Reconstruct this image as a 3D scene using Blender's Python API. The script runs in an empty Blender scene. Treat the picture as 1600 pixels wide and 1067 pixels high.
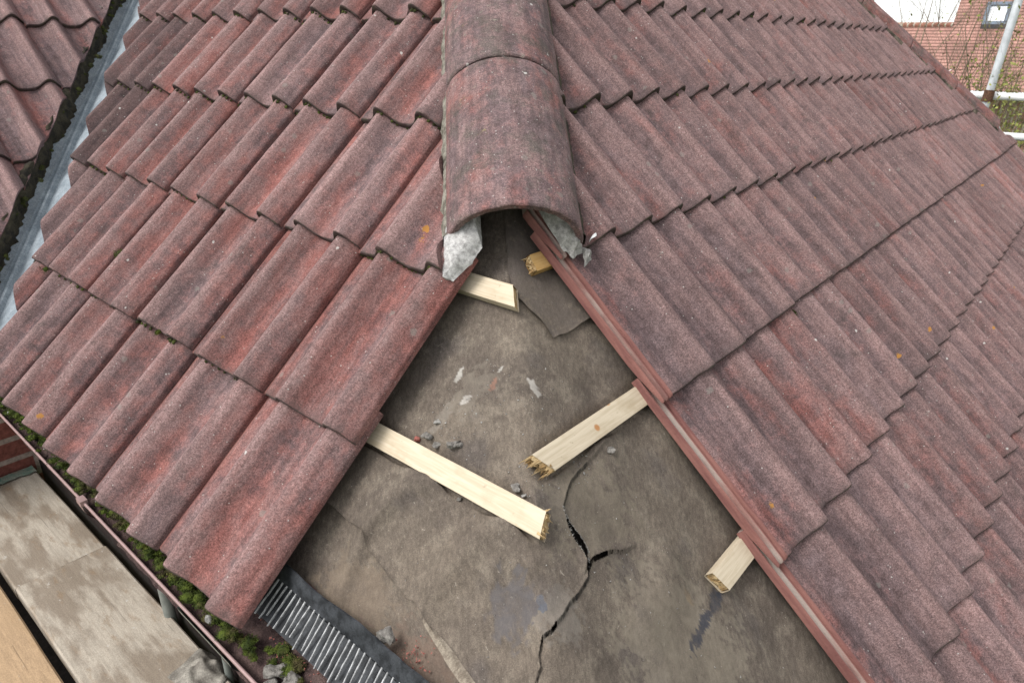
import bpy, bmesh, math, random
import numpy as np
from mathutils import Vector, Matrix, noise as mnoise

random.seed(7)
SC = bpy.context.scene
COL = SC.collection
Q = math.sqrt(.5)
PITCH = math.radians(42.564)
CP, SP = math.cos(PITCH), math.sin(PITCH)
TP = math.tan(PITCH) * Q            # fall of both roof planes along y (hip gradient)
BETA = math.atan(TP)                # slope of the hip line

# ------------------------------------------------------------------ camera
cam = bpy.data.cameras.new('camera')
cam_ob = bpy.data.objects.new('camera', cam)
COL.objects.link(cam_ob)
yaw, pit, rol = math.radians(4.964), math.radians(23.58), math.radians(0.939)
CAM = Vector((-0.116, -0.3755, 0.8888))
fwd = Vector((math.sin(yaw) * math.cos(pit), math.cos(yaw) * math.cos(pit), -math.sin(pit)))
rgt = Vector((math.cos(yaw), -math.sin(yaw), 0))
upv = rgt.cross(fwd)
r2 = rgt * math.cos(rol) + upv * math.sin(rol)
u2 = -rgt * math.sin(rol) + upv * math.cos(rol)
M = Matrix((r2, u2, -fwd)).transposed().to_4x4()
M.translation = CAM
cam_ob.matrix_world = M
cam.sensor_width = 36.0
FPX = 1058.89
cam.lens = FPX / 1600 * 36
cam.clip_start, cam.clip_end = 0.02, 2000
cam.dof.use_dof = True
cam.dof.focus_distance = 1.6
cam.dof.aperture_fstop = 9.0
SC.camera = cam_ob

# ------------------------------------------------------------------ light
SUN_EL, SUN_AZ = math.radians(52), math.radians(250)      # azimuth clockwise from +y
world = bpy.data.worlds.new('World')
SC.world = world
world.use_nodes = True
wn = world.node_tree
bg = wn.nodes['Background']
sky = wn.nodes.new('ShaderNodeTexSky')
sky.sky_type = 'NISHITA'
sky.sun_disc = False
sky.sun_elevation = SUN_EL
sky.sun_rotation = SUN_AZ
sky.air_density = 1.0
sky.dust_density = 1.0
hs = wn.nodes.new('ShaderNodeHueSaturation')              # overcast: the blue of the sky is mostly gone
hs.inputs['Saturation'].default_value = 0.12
wn.links.new(sky.outputs[0], hs.inputs['Color'])
tcw = wn.nodes.new('ShaderNodeTexCoord')                 # an overcast dome is brighter overhead than at the horizon
sxyz = wn.nodes.new('ShaderNodeSeparateXYZ'); wn.links.new(tcw.outputs['Generated'], sxyz.inputs[0])
mrz = wn.nodes.new('ShaderNodeMapRange'); wn.links.new(sxyz.outputs[2], mrz.inputs[0])
mrz.inputs[1].default_value, mrz.inputs[2].default_value = 0.0, 0.9
mrz.inputs[3].default_value, mrz.inputs[4].default_value = .95, 1.35
vml = wn.nodes.new('ShaderNodeVectorMath'); vml.operation = 'SCALE'
wn.links.new(hs.outputs[0], vml.inputs[0]); wn.links.new(mrz.outputs[0], vml.inputs['Scale'])
wn.links.new(vml.outputs[0], bg.inputs['Color'])
bg.inputs['Strength'].default_value = 0.125
sun = bpy.data.lights.new('sun', 'SUN')
sun.energy = 1.5
sun.angle = math.radians(26)
sun.color = (1.0, 0.975, 0.94)
sun_ob = bpy.data.objects.new('sun', sun)
COL.objects.link(sun_ob)
sd = Vector((math.sin(SUN_AZ) * math.cos(SUN_EL), math.cos(SUN_AZ) * math.cos(SUN_EL), math.sin(SUN_EL)))
sun_ob.rotation_euler = sd.to_track_quat('Z', 'Y').to_euler()
SC.view_settings.view_transform = 'Standard'
SC.view_settings.look = 'None'
SC.view_settings.exposure = 1.05
SC.view_settings.gamma = 1.0


# ------------------------------------------------------------------ helpers
def tag(o, label=None, cat=None, group=None, kind=None):
    if label: o['label'] = label
    if cat: o['category'] = cat
    if group: o['group'] = group
    o['kind'] = kind or 'thing'
    return o


def mk(name, verts, faces, mat, parent=None, smooth=True, angle=40, mats=None, fmat=None):
    me = bpy.data.meshes.new(name)
    me.from_pydata([tuple(v) for v in verts], [], faces)
    me.update()
    if mats:
        for m in mats: me.materials.append(m)
        me.polygons.foreach_set('material_index', fmat)
    elif mat:
        me.materials.append(mat)
    if smooth:
        me.polygons.foreach_set('use_smooth', [True] * len(me.polygons))
        me.set_sharp_from_angle(angle=math.radians(angle))
    o = bpy.data.objects.new(name, me)
    COL.objects.link(o)
    if parent: o.parent = parent
    return o


def empty(name, loc=(0, 0, 0), rot=None):
    o = bpy.data.objects.new(name, None)
    o.empty_display_size = .1
    COL.objects.link(o)
    if rot is not None:
        m = rot.to_4x4(); m.translation = Vector(loc); o.matrix_world = m
    else:
        o.location = loc
    return o


class MB:
    """collects shapes for ONE mesh"""
    def __init__(s): s.v, s.f = [], []
    def add(s, v, f):
        n = len(s.v); s.v += [Vector(p) for p in v]; s.f += [tuple(i + n for i in q) for q in f]; return s
    def box(s, c, e, ax=None):
        """centre c, half extents e, axes ax (3 vectors)"""
        c = Vector(c)
        X, Y, Z = ax or (Vector((1, 0, 0)), Vector((0, 1, 0)), Vector((0, 0, 1)))
        v = [c + X * (e[0] * i) + Y * (e[1] * j) + Z * (e[2] * k) for k in (-1, 1) for j in (-1, 1) for i in (-1, 1)]
        return s.add(v, [(0, 2, 3, 1), (4, 5, 7, 6), (0, 1, 5, 4), (2, 6, 7, 3), (0, 4, 6, 2), (1, 3, 7, 5)])
    def tube(s, pts, rad, n=8, cap=True):
        pts = [Vector(p) for p in pts]
        rad = rad if isinstance(rad, (list, tuple)) else [rad] * len(pts)
        v, f = [], []
        for i, p in enumerate(pts):
            t = (pts[min(i + 1, len(pts) - 1)] - pts[max(i - 1, 0)]).normalized()
            a = t.orthogonal().normalized() if i == 0 else (a - t * a.dot(t)).normalized()
            b = t.cross(a)
            for k in range(n):
                w = 2 * math.pi * k / n
                v.append(p + (a * math.cos(w) + b * math.sin(w)) * rad[i])
        for i in range(len(pts) - 1):
            for k in range(n):
                k2 = (k + 1) % n
                f.append((i * n + k, i * n + k2, (i + 1) * n + k2, (i + 1) * n + k))
        if cap:
            f.append(tuple(range(n - 1, -1, -1))); f.append(tuple((len(pts) - 1) * n + k for k in range(n)))
        return s.add(v, f)
    def grid(s, P, closed=False):
        """P[i][j] rows of points"""
        m, n = len(P), len(P[0])
        f = []
        for i in range(m - 1):
            for j in range(n if closed else n - 1):
                j2 = (j + 1) % n
                f.append((i * n + j, i * n + j2, (i + 1) * n + j2, (i + 1) * n + j))
        return s.add([p for r in P for p in r], f)
    def build(s, name, mat, parent=None, **k): return mk(name, s.v, s.f, mat, parent, **k)


def P3(side, s, t, h=0.0, off=(0, 0, 0)):
    """point on a roof plane: s along the eaves away from the hip, t up the slope, h off the plane"""
    return Vector((side * Q * s - side * Q * CP * t + side * Q * SP * h + off[0],
                   Q * s + Q * CP * t - Q * SP * h + off[1],
                   SP * t + CP * h + off[2]))


def basis(side):
    """local axes of a tile: right (looking up), up the slope, outward"""
    X = Vector((Q, side * Q, 0))
    Y = Vector((-side * Q * CP, Q * CP, SP))
    Z = X.cross(Y)
    return X, Y, Z


def AD(a, d, z):
    """eaves frame of the left slope: a along the gutter, d outward from the eaves"""
    return Vector((-Q * a - Q * d, Q * a - Q * d, z))


def inpix(p):
    d = Vector(p) - CAM
    z = d.dot(fwd)
    if z < .05: return None
    return (800 + FPX * d.dot(r2) / z, 533.5 - FPX * d.dot(u2) / z)


def n3(x, y, z=0.0): return mnoise.noise(Vector((x, y, z)))


def fbm(v, o=4):
    a, s, r = 1.0, 1.0, 0.0
    for _ in range(o):
        r += a * mnoise.noise(v * s); a *= .5; s *= 2.03
    return r


# ------------------------------------------------------------------ node helper
class NT:
    def __init__(s, name):
        s.m = bpy.data.materials.new(name); s.m.use_nodes = True
        s.t = s.m.node_tree; s.n = s.t.nodes
        s.b = s.n['Principled BSDF']
        s.b.inputs['Roughness'].default_value = .85
        s.b.inputs['Specular IOR Level'].default_value = .25
    def L(s, a, b):
        s.t.links.new(a, b)
    def put(s, sock, v):
        if v is None: return
        if hasattr(v, 'is_output'): s.L(v, sock)
        else: sock.default_value = v
    def coord(s, k='Object'): return s.n.new('ShaderNodeTexCoord').outputs[k]
    def obj(s, k):
        return s.n.new('ShaderNodeObjectInfo').outputs[k]
    def attr(s, name, out='Color'):
        a = s.n.new('ShaderNodeAttribute'); a.attribute_name = name; return a.outputs[out]
    def vm(s, op, a, b=None):
        x = s.n.new('ShaderNodeVectorMath'); x.operation = op
        s.put(x.inputs[0], a); s.put(x.inputs[1], b); return x.outputs[0]
    def ma(s, op, a, b=None, c=None, clamp=False):
        x = s.n.new('ShaderNodeMath'); x.operation = op; x.use_clamp = clamp
        s.put(x.inputs[0], a); s.put(x.inputs[1], b); s.put(x.inputs[2], c); return x.outputs[0]
    def sep(s, v):
        x = s.n.new('ShaderNodeSeparateXYZ'); s.L(v, x.inputs[0]); return x.outputs
    def noise(s, v, scale, det=4, rough=.55, dist=0.0, out='Fac'):
        x = s.n.new('ShaderNodeTexNoise'); s.put(x.inputs['Vector'], v)
        x.inputs['Scale'].default_value = scale; x.inputs['Detail'].default_value = det
        x.inputs['Roughness'].default_value = rough; x.inputs['Distortion'].default_value = dist
        return x.outputs[out]
    def vor(s, v, scale, feat='F1', out='Distance', rnd=1.0):
        x = s.n.new('ShaderNodeTexVoronoi'); x.feature = feat; s.put(x.inputs['Vector'], v)
        x.inputs['Scale'].default_value = scale; x.inputs['Randomness'].default_value = rnd
        return x.outputs[out]
    def ramp(s, f, a, b, lo=0.0, hi=1.0):
        x = s.n.new('ShaderNodeMapRange'); x.interpolation_type = 'SMOOTHSTEP'
        s.put(x.inputs[0], f); s.put(x.inputs[1], a); s.put(x.inputs[2], b)
        x.inputs[3].default_value = lo; x.inputs[4].default_value = hi
        return x.outputs[0]
    def mix(s, f, a, b, bt='MIX'):
        x = s.n.new('ShaderNodeMix'); x.data_type = 'RGBA'; x.blend_type = bt
        s.put(x.inputs[0], f)
        for i, v in ((6, a), (7, b)):
            s.put(x.inputs[i], v if hasattr(v, 'is_output') else (v[0], v[1], v[2], 1.0))
        return x.outputs[2]
    def mul(s, col, fac):
        return s.vm('MULTIPLY', col, s.comb(fac))
    def comb(s, f):
        x = s.n.new('ShaderNodeCombineXYZ')
        for i in range(3): s.put(x.inputs[i], f)
        return x.outputs[0]
    def bump(s, h, dist, strength=1.0, prev=None):
        x = s.n.new('ShaderNodeBump'); x.inputs['Strength'].default_value = strength
        x.inputs['Distance'].default_value = dist
        s.put(x.inputs['Height'], h)
        if prev is not None: s.L(prev, x.inputs['Normal'])
        return x.outputs[0]
    def out(s, col=None, nor=None, rough=None):
        if col is not None: s.put(s.b.inputs['Base Color'], col if hasattr(col, 'is_output') else (*col, 1))
        if nor is not None: s.L(nor, s.b.inputs['Normal'])
        if rough is not None: s.put(s.b.inputs['Roughness'], rough)
        return s.m


def mat_tile(name, profile=True):
    """weathered red concrete. Object colour: R = redness, G = darkness, B = lichen and dirt"""
    n = NT(name)
    oc = n.coord()
    rnd = n.obj('Random')
    oc_off = n.vm('ADD', oc, n.comb(n.ma('MULTIPLY', rnd, 37.0)))
    ocol = n.n.new('ShaderNodeSeparateColor'); n.L(n.obj('Color'), ocol.inputs[0])
    red, dark, lich = ocol.outputs[0], ocol.outputs[1], ocol.outputs[2]
    u, v, w = n.sep(oc)
    streak = n.vm('MULTIPLY', oc_off, (1.0, .36, 1.0))
    big = n.noise(streak, 11, 5, .6)
    mid = n.noise(oc_off, 34, 5, .65)
    fine = n.noise(oc_off, 150, 3, .7)
    grey = n.mix(n.ramp(mid, .35, .65), (.096, .065, .065), (.146, .103, .104))
    pink = n.mix(n.ramp(fine, .3, .7), (.178, .111, .105), (.236, .155, .146))
    redc = n.mix(n.ramp(mid, .3, .7), (.170, .062, .053), (.222, .094, .081))
    thr = n.ma('SUBTRACT', n.ma('ADD', n.ma('MULTIPLY', big, .62), n.ma('MULTIPLY', mid, .38)),
               n.ma('SUBTRACT', .635, n.ma('MULTIPLY', red, .20)))
    if profile:
        ph = n.ma('MULTIPLY', n.ma('SUBTRACT', u, .10), 2 * math.pi / .15)
        flank = n.ma('MULTIPLY', n.ma('SINE', ph), .035)
        thr = n.ma('ADD', thr, flank)
        crest = n.ma('MULTIPLY_ADD', n.ma('COSINE', ph), .5, .5)
    base = n.mix(n.ramp(thr, -.10, .12), grey, redc)
    pf = n.ramp(n.noise(streak, 23, 4, .6), .42, .64, 0, .62)
    if profile:
        pf = n.ma('ADD', n.ma('MULTIPLY', pf, .75), n.ma('MULTIPLY', n.ma('POWER', crest, 3.5), .70), clamp=True)  # worn crests, made paler still to stand for light on the rolls
    base = n.mix(pf, base, pink)
    # dark algae blotches
    bl = n.ramp(n.noise(oc_off, 19, 7, .68, .4), .53, .70)
    base = n.mix(n.ma('MULTIPLY', bl, n.ma('MULTIPLY_ADD', lich, .40, .18)), base, (.045, .040, .037))
    if not profile:                                      # the ridge tiles carry more lichen and grime
        gm = n.ramp(n.noise(oc_off, 13, 8, .72, .3), .47, .66)
        base = n.mix(n.ma('MULTIPLY', gm, .70), base, (.074, .066, .056))
        base = n.mix(n.ramp(n.noise(oc_off, 48, 6, .75), .60, .70, 0, .6), base, (.21, .19, .155))
        base = n.mix(n.ramp(n.noise(n.vm('ADD', oc_off, (4, 4, 4)), 30, 6, .75), .64, .72, 0, .55), base, (.20, .17, .07))
    # sand grain
    g1 = n.noise(oc_off, 520, 2, .8)
    g2 = n.vor(oc_off, 420, out='Color')
    gs = n.n.new('ShaderNodeSeparateColor'); n.L(g2, gs.inputs[0])
    base = n.mul(base, n.ma('MULTIPLY', n.ramp(g1, .25, .75, .60, 1.46), n.ramp(gs.outputs[0], 0, 1, .78, 1.25)))
    run = n.noise(n.vm('MULTIPLY', oc_off, (1.0, .07, 1.0)), 75, 4, .6)
    base = n.mul(base, n.ramp(run, .35, .68, 1.10, .80))
    # overall darkness
    base = n.mul(base, n.ma('SUBTRACT', 1.22, n.ma('MULTIPLY', dark, .75)))
    # lichen: grey rosettes, white flecks, a little yellow
    def spots(scale, rad, chance, salt):
        vv = n.vm('ADD', oc_off, (salt, salt, salt))
        d = n.ma('ADD', n.vor(vv, scale), n.ma('MULTIPLY', n.ma('SUBTRACT', n.noise(vv, scale * 3, 4, .7), .5), .55))
        c = n.n.new('ShaderNodeSeparateColor'); n.L(n.vor(vv, scale, out='Color'), c.inputs[0])
        lim = n.ma('SUBTRACT', 1.0, n.ma('MULTIPLY', n.ma('ADD', lich, .25), chance))
        return n.ma('MULTIPLY', n.ramp(d, rad, rad * .6), n.ma('GREATER_THAN', c.outputs[0], lim))
    base = n.mix(n.ma('MULTIPLY', spots(30, .26, .12, 3.3), .42), base, (.20, .19, .17))
    base = n.mix(n.ma('MULTIPLY', spots(38, .15, .060, 7.1), .8), base, (.48, .46, .43))
    base = n.mix(n.ma('MULTIPLY', spots(150, .24, .07, 1.7), .75), base, (.42, .40, .37))
    base = n.mix(n.ma('MULTIPLY', spots(15, .10, .09, 9.2), .85), base, (.36, .17, .035))
    if profile:
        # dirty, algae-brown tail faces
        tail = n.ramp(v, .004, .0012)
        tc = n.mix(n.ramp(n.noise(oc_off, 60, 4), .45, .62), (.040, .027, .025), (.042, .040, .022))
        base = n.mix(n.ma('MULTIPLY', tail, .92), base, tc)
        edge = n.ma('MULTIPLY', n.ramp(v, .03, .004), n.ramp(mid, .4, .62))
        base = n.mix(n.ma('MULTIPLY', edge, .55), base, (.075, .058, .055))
        # the hidden underlock never weathered: fresh red with lime bloom in the channels
        fr = n.mix(n.ramp(n.noise(n.vm('MULTIPLY', oc_off, (1, .12, 1)), 60, 4), .35, .65), (.155, .066, .058), (.235, .108, .090))
        lime = n.ramp(n.ma('ABSOLUTE', n.ma('ADD', u, .0205)), .0075, .0045)
        lime = n.ma('MULTIPLY', lime, n.ramp(n.noise(n.vm('MULTIPLY', oc_off, (1, .25, 1)), 28, 5), .36, .6, .15, .95))
        fr = n.mix(n.ma('MULTIPLY', lime, .9), fr, (.34, .29, .255))
        base = n.mix(n.ramp(u, .0015, -.0015), base, fr)
    bh = n.ma('ADD', n.ma('MULTIPLY', g1, .5), n.ma('MULTIPLY', fine, .8))
    nb = n.bump(bh, .0016, .8)
    nb = n.bump(mid, .003, .5, nb)
    n.b.inputs['Specular IOR Level'].default_value = .2
    return n.out(base, nb, .9)


def mat_simple(name, c1, c2, scale=30, rough=.85, bump=.002, spec=.25, lo=.35, hi=.65, stretch=(1, 1, 1), fine=True):
    n = NT(name)
    oc = n.vm('MULTIPLY', n.coord(), stretch)
    f = n.noise(oc, scale, 6, .65)
    base = n.mix(n.ramp(f, lo, hi), c1, c2)
    if fine:
        base = n.mul(base, n.ramp(n.noise(oc, scale * 9, 3, .7), .3, .7, .75, 1.25))
    n.b.inputs['Specular IOR Level'].default_value = spec
    return n.out(base, n.bump(n.ma('ADD', f, n.ma('MULTIPLY', n.noise(oc, scale * 8, 3), .4)), bump, .8), rough)


def mat_felt():
    n = NT('bitumen_felt')
    oc = n.coord()
    a = n.noise(oc, 5.5, 6, .6)
    b = n.noise(oc, 22, 6, .68, .3)
    c = n.noise(n.vm('MULTIPLY', oc, (1.0, .35, .6)), 160, 3, .7)
    g = n.noise(oc, 620, 2, .8)
    base = n.mix(n.ramp(a, .34, .66), (.086, .069, .056), (.124, .100, .078))
    base = n.mix(n.ramp(b, .46, .70, 0, .65), base, (.170, .142, .112))
    base = n.mix(n.ramp(n.noise(oc, 9, 4), .55, .7, 0, .5), base, (.078, .066, .060))
    base = n.mul(base, n.ma('MULTIPLY', n.ramp(g, .28, .72, .70, 1.32), n.ramp(c, .3, .7, .80, 1.22)))
    # hairline fibres showing through where the surface has weathered
    dv = n.vm('ADD', oc, n.vm('MULTIPLY', n.noise(oc, 30, 3, out='Color'), (.05, .05, .05)))
    fib = n.ramp(n.vor(dv, 55, 'DISTANCE_TO_EDGE'), .030, .004)
    fib = n.ma('MULTIPLY', fib, n.ramp(n.noise(oc, 13, 4, .7), .57, .70))
    base = n.mix(n.ma('MULTIPLY', fib, .45), base, (.30, .26, .21))
    fib2 = n.ramp(n.noise(n.vm('MULTIPLY', oc, (1.0, .18, .5)), 330, 2, .6), .66, .74)
    base = n.mix(n.ma('MULTIPLY', fib2, .35), base, (.27, .235, .19))
    # specks of dried mortar
    sp = n.n.new('ShaderNodeSeparateColor'); n.L(n.vor(dv, 170, out='Color'), sp.inputs[0])
    s1 = n.ma('MULTIPLY', n.ramp(n.vor(dv, 170), .24, .12), n.ma('GREATER_THAN', sp.outputs[0], .955))
    base = n.mix(n.ma('MULTIPLY', s1, .6), base, (.34, .30, .25))
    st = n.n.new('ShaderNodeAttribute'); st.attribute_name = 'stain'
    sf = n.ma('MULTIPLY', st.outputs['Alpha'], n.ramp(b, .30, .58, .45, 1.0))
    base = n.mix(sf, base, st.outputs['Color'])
    nb = n.bump(n.ma('ADD', g, n.ma('MULTIPLY', c, .7)), .0012, .7)
    nb = n.bump(b, .004, .6, nb)
    return n.out(base, nb, .88)


def mat_pine(name, c1, c2, knot=(.36, .15, .04)):
    n = NT(name)
    oc = n.coord()
    o2 = n.vm('ADD', oc, n.comb(n.ma('MULTIPLY', n.obj('Random'), 9.0)))
    st = n.vm('MULTIPLY', o2, (.06, 1.0, 1.0))
    gr = n.noise(st, 190, 3, .6, .4)
    base = n.mix(n.ramp(gr, .3, .7), c1, c2)
    base = n.mix(n.ramp(n.noise(o2, 16, 4), .52, .72, 0, .35), base, (c1[0] * .72, c1[1] * .66, c1[2] * .56))
    kv = n.vm('MULTIPLY', o2, (1.0, 1.0, .2))
    kc = n.n.new('ShaderNodeSeparateColor'); n.L(n.vor(kv, 17, out='Color'), kc.inputs[0])
    k = n.ma('MULTIPLY', n.ramp(n.vor(kv, 17), .15, .09), n.ma('GREATER_THAN', kc.outputs[0], .55))
    base = n.mix(n.ma('MULTIPLY', k, .85), base, knot)
    dirt = n.ramp(n.noise(o2, 70, 4, .7), .62, .72)
    base = n.mix(n.ma('MULTIPLY', dirt, .45), base, (.2, .15, .10))
    return n.out(base, n.bump(gr, .0006, .6), .7)


def mat_board(name, pale, wet, mud, orange=False):
    n = NT(name)
    oc = n.coord()
    o2 = n.vm('ADD', oc, n.comb(n.ma('MULTIPLY', n.obj('Random'), 5.0)))
    st = n.vm('MULTIPLY', o2, (.10, 1.0, 1.0))
    gr = n.noise(st, 130, 4, .65, .3)
    base = n.mix(n.ramp(gr, .34, .66), tuple(c * .80 for c in pale), pale)
    crk = n.noise(n.vm('MULTIPLY', o2, (.03, 1.0, 1.0)), 95, 3, .6)
    base = n.mix(n.ramp(crk, .64, .70, 0, .55), base, tuple(c * .32 for c in pale))
    pw = n.noise(n.vm('MULTIPLY', o2, (.30, 1.0, 1.0)), 13, 7, .60, .12)
    base = n.mix(n.ramp(pw, .44, .60, 0, .75), base, wet)
    base = n.mix(n.ramp(n.noise(n.vm('MULTIPLY', o2, (.35, 1, 1)), 26, 5, .7), .55, .68, 0, .6), base, mud)
    base = n.mix(n.ramp(n.noise(o2, 45, 5, .7), .64, .72, 0, .7), base, (.52, .50, .46))
    base = n.mul(base, n.ramp(n.noise(o2, 420, 2, .8), .3, .7, .82, 1.18))
    return n.out(base, n.bump(gr, .0012, .7), n.ramp(pw, .47, .56, .85, .55))


def mat_bricks(name, c1, c2, mortar, scale, axis_rot=(0, 0, 0), bw=.225, bh=.075, ms=.010):
    n = NT(name)
    mp = n.n.new('ShaderNodeMapping'); n.L(n.coord(), mp.inputs[0]); mp.inputs['Rotation'].default_value = axis_rot
    b = n.n.new('ShaderNodeTexBrick'); n.L(mp.outputs[0], b.inputs['Vector'])
    b.inputs['Scale'].default_value = 1.0
    b.inputs['Brick Width'].default_value = bw; b.inputs['Row Height'].default_value = bh
    b.inputs['Mortar Size'].default_value = ms; b.inputs['Mortar Smooth'].default_value = .2
    b.inputs['Color1'].default_value = (*c1, 1); b.inputs['Color2'].default_value = (*c2, 1)
    b.inputs['Mortar'].default_value = (*mortar, 1); b.inputs['Bias'].default_value = -.1
    col = n.mul(b.outputs[0], n.ramp(n.noise(n.coord(), scale, 5, .7), .3, .7, .65, 1.3))
    return n.out(col, n.bump(b.outputs[1], .006, -.8), .9)


def mat_plain(name, col, rough=.5, metal=0.0, spec=.4, var=.18, scale=40):
    n = NT(name)
    f = n.noise(n.coord(), scale, 5, .65)
    base = n.mul(n.mix(0.0, col, col), n.ramp(f, .3, .7, 1 - var, 1 + var))
    n.b.inputs['Metallic'].default_value = metal
    n.b.inputs['Specular IOR Level'].default_value = spec
    return n.out(base, n.bump(f, .0008, .5), rough)


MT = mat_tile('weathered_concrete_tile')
MH = mat_tile('weathered_hip_tile', profile=False)
M_FELT = mat_felt()
M_PINE = mat_pine('fresh_pine', (.44, .365, .26), (.54, .46, .345))
M_PINE_O = mat_pine('orange_pine', (.40, .235, .08), (.47, .30, .12))
M_SPLIT = mat_simple('split_pine', (.28, .17, .07), (.47, .35, .19), 90, .9, .003, stretch=(.15, 1, 1))
M_MORTAR = mat_simple('grey_mortar', (.20, .19, .175), (.36, .345, .32), 95, .95, .003)
M_MORTAR_W = mat_simple('white_mortar', (.30, .29, .28), (.54, .525, .51), 110, .95, .003)
M_MORTAR_D = mat_simple('dark_mossy_mortar', (.028, .024, .019), (.075, .063, .04), 30, .95, .006)
M_CRUMB = mat_simple('mortar_crumb', (.11, .10, .09), (.22, .205, .185), 120, .95, .002)
M_CRUMB_R = mat_simple('tile_chip', (.26, .085, .07), (.38, .15, .12), 120, .95, .002)
M_DIRT = mat_simple('gutter_silt', (.045, .027, .026), (.095, .062, .055), 36, .95, .008)
def mat_moss():
    n = NT('moss'); oc = n.coord()
    base = n.mix(n.ramp(n.noise(oc, 60, 5, .65), .3, .72), (.014, .022, .005), (.080, .105, .014))
    base = n.mix(n.ramp(n.noise(oc, 17, 4, .6), .50, .66, 0, .8), base, (.060, .043, .022))
    base = n.mix(n.ramp(n.noise(n.vm('ADD', oc, (3, 3, 3)), 24, 4, .6), .60, .70, 0, .6), base, (.14, .15, .025))
    return n.out(base, None, .95)


M_MOSS = mat_moss()
M_MOSS_D = mat_simple('dark_moss', (.020, .020, .010), (.075, .085, .02), 70, .95, .004)
M_BLACK = mat_simple('black_plastic', (.010, .011, .013), (.038, .041, .046), 40, .6, .001, .3)
M_TEETH = mat_simple('dusty_comb_tooth', (.17, .17, .17), (.40, .40, .40), 70, .5, .001, .5)  # dust, plus light caught on the black teeth, put into the colour
M_GUTTER = mat_plain('brown_gutter_plastic', (.085, .048, .044), .38, 0, .5)
M_LIP = mat_plain('pinkish_gutter_lip', (.30, .20, .19), .4, 0, .5, .1)  # pinkish highlight on the brown lip, put into the colour
M_BOARD = mat_board('weathered_scaffold_board', (.40, .350, .285), (.175, .135, .098), (.22, .155, .098))
M_BOARD2 = mat_board('newer_scaffold_board', (.40, .275, .165), (.36, .245, .142), (.31, .205, .115))
M_VALLEY = mat_simple('grey_valley_sheet', (.20, .235, .265), (.30, .34, .37), 22, .5, .001, .5)
M_BRICK_D = mat_bricks('shaded_brick', (.028, .018, .016), (.022, .015, .013), (.030, .025, .022), 60, (0, 0, 0))  # same brick darkened in its colour to stand for the wall's shade
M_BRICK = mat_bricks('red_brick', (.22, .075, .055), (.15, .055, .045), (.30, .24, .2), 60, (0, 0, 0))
M_FARTILE = mat_bricks('clay_plain_tiles', (.36, .20, .165), (.32, .172, .142), (.23, .135, .11), 1.2, (0, 0, 0), .165, .088, .006)
M_FARBRICK = mat_bricks('far_brick', (.30, .14, .10), (.24, .11, .08), (.4, .36, .3), 3)
M_STEEL = mat_plain('galvanised_tube', (.55, .57, .59), .5, .35, .5, .15, 12)
M_WHITE = mat_plain('white_painted_tube', (.74, .74, .73), .45, 0, .4, .08, 12)
M_RUST = mat_simple('rusty_coupler', (.06, .03, .02), (.15, .075, .045), 90, .8, .003)
M_GLASS = mat_plain('sky_painted_glass', (.88, .90, .92), .45, .0, .8, .03, 3)  # white sky reflection put into the pane's base colour
M_FRAME = mat_plain('blue_grey_frame', (.12, .15, .19), .5, 0, .4, .1)
M_TWIG = mat_simple('bare_twig', (.11, .085, .06), (.20, .16, .11), 8, .9, .002)
M_LEAF = mat_simple('sparse_leaf', (.11, .13, .03), (.25, .25, .07), 3, .8, .001)
M_GRASS = mat_simple('lawn', (.045, .075, .02), (.085, .12, .035), 1.3, .95, .01)
M_RAG = mat_simple('dirty_cloth', (.15, .135, .115), (.27, .25, .215), 30, .95, .003)
M_TAPE = mat_simple('green_stain', (.10, .19, .15), (.22, .235, .19), 25, .7, .001)
M_GREYPIPE = mat_plain('grey_green_plastic', (.19, .205, .185), .45, 0, .4, .15)
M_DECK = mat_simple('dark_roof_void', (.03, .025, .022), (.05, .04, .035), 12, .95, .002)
M_GUTWHITE = mat_plain('white_gutter', (.70, .70, .70), .5)

# ------------------------------------------------------------------ ground
g = MB()
N = 24
g.grid([[Vector((-600 + 1200 * i / N, -600 + 1200 * j / N, -2.75)) for i in range(N + 1)] for j in range(N + 1)])
tag(g.build('ground', M_GRASS, smooth=False), kind='structure')

# ------------------------------------------------------------------ roof tiles
HR = .045


def prof(u):
    if u > .25: return HR * (.5 + .5 * math.cos(2 * math.pi * (u - .25) / .16)) ** 1.7   # the overlap roll stops short
    return HR * (.5 + .5 * math.cos(2 * math.pi * (u - .10) / .15)) ** 2.1


def tile_section():
    S = [(-.0300, -.0125, -.028), (-.0288, -.0098, -.028), (-.0268, -.0096, -.028), (-.0252, -.0140, -.028), (-.0168, -.0146, -.028), (-.0150, -.0085, -.028),
         (-.0120, -.0080, -.028), (-.0106, -.0125, -.028), (-.0078, -.0130, -.028), (-.0064, -.0060, -.028), (-.0034, -.0052, -.028), (-.0014, -.0046, -.032)]
    u = .0005
    while u < .2925:
        top = prof(u)
        if u < .008: top -= .0075 * (1 - u / .008)
        bot = top - (.017 if u < .26 else max(.0085, .017 - (u - .26) * .5))
        S.append((u, top, bot)); u += .0046
    S.append((.2940, prof(.294) - .0008, prof(.294) - .0125))
    S.append((.2955, prof(.2955) - .0040, prof(.2955) - .0145))
    return S


SEC = tile_section()
VS = [0, .0015, .0045, .010, .022] + [.045 + .0268 * i for i in range(14)] + [.418, .420]


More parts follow.
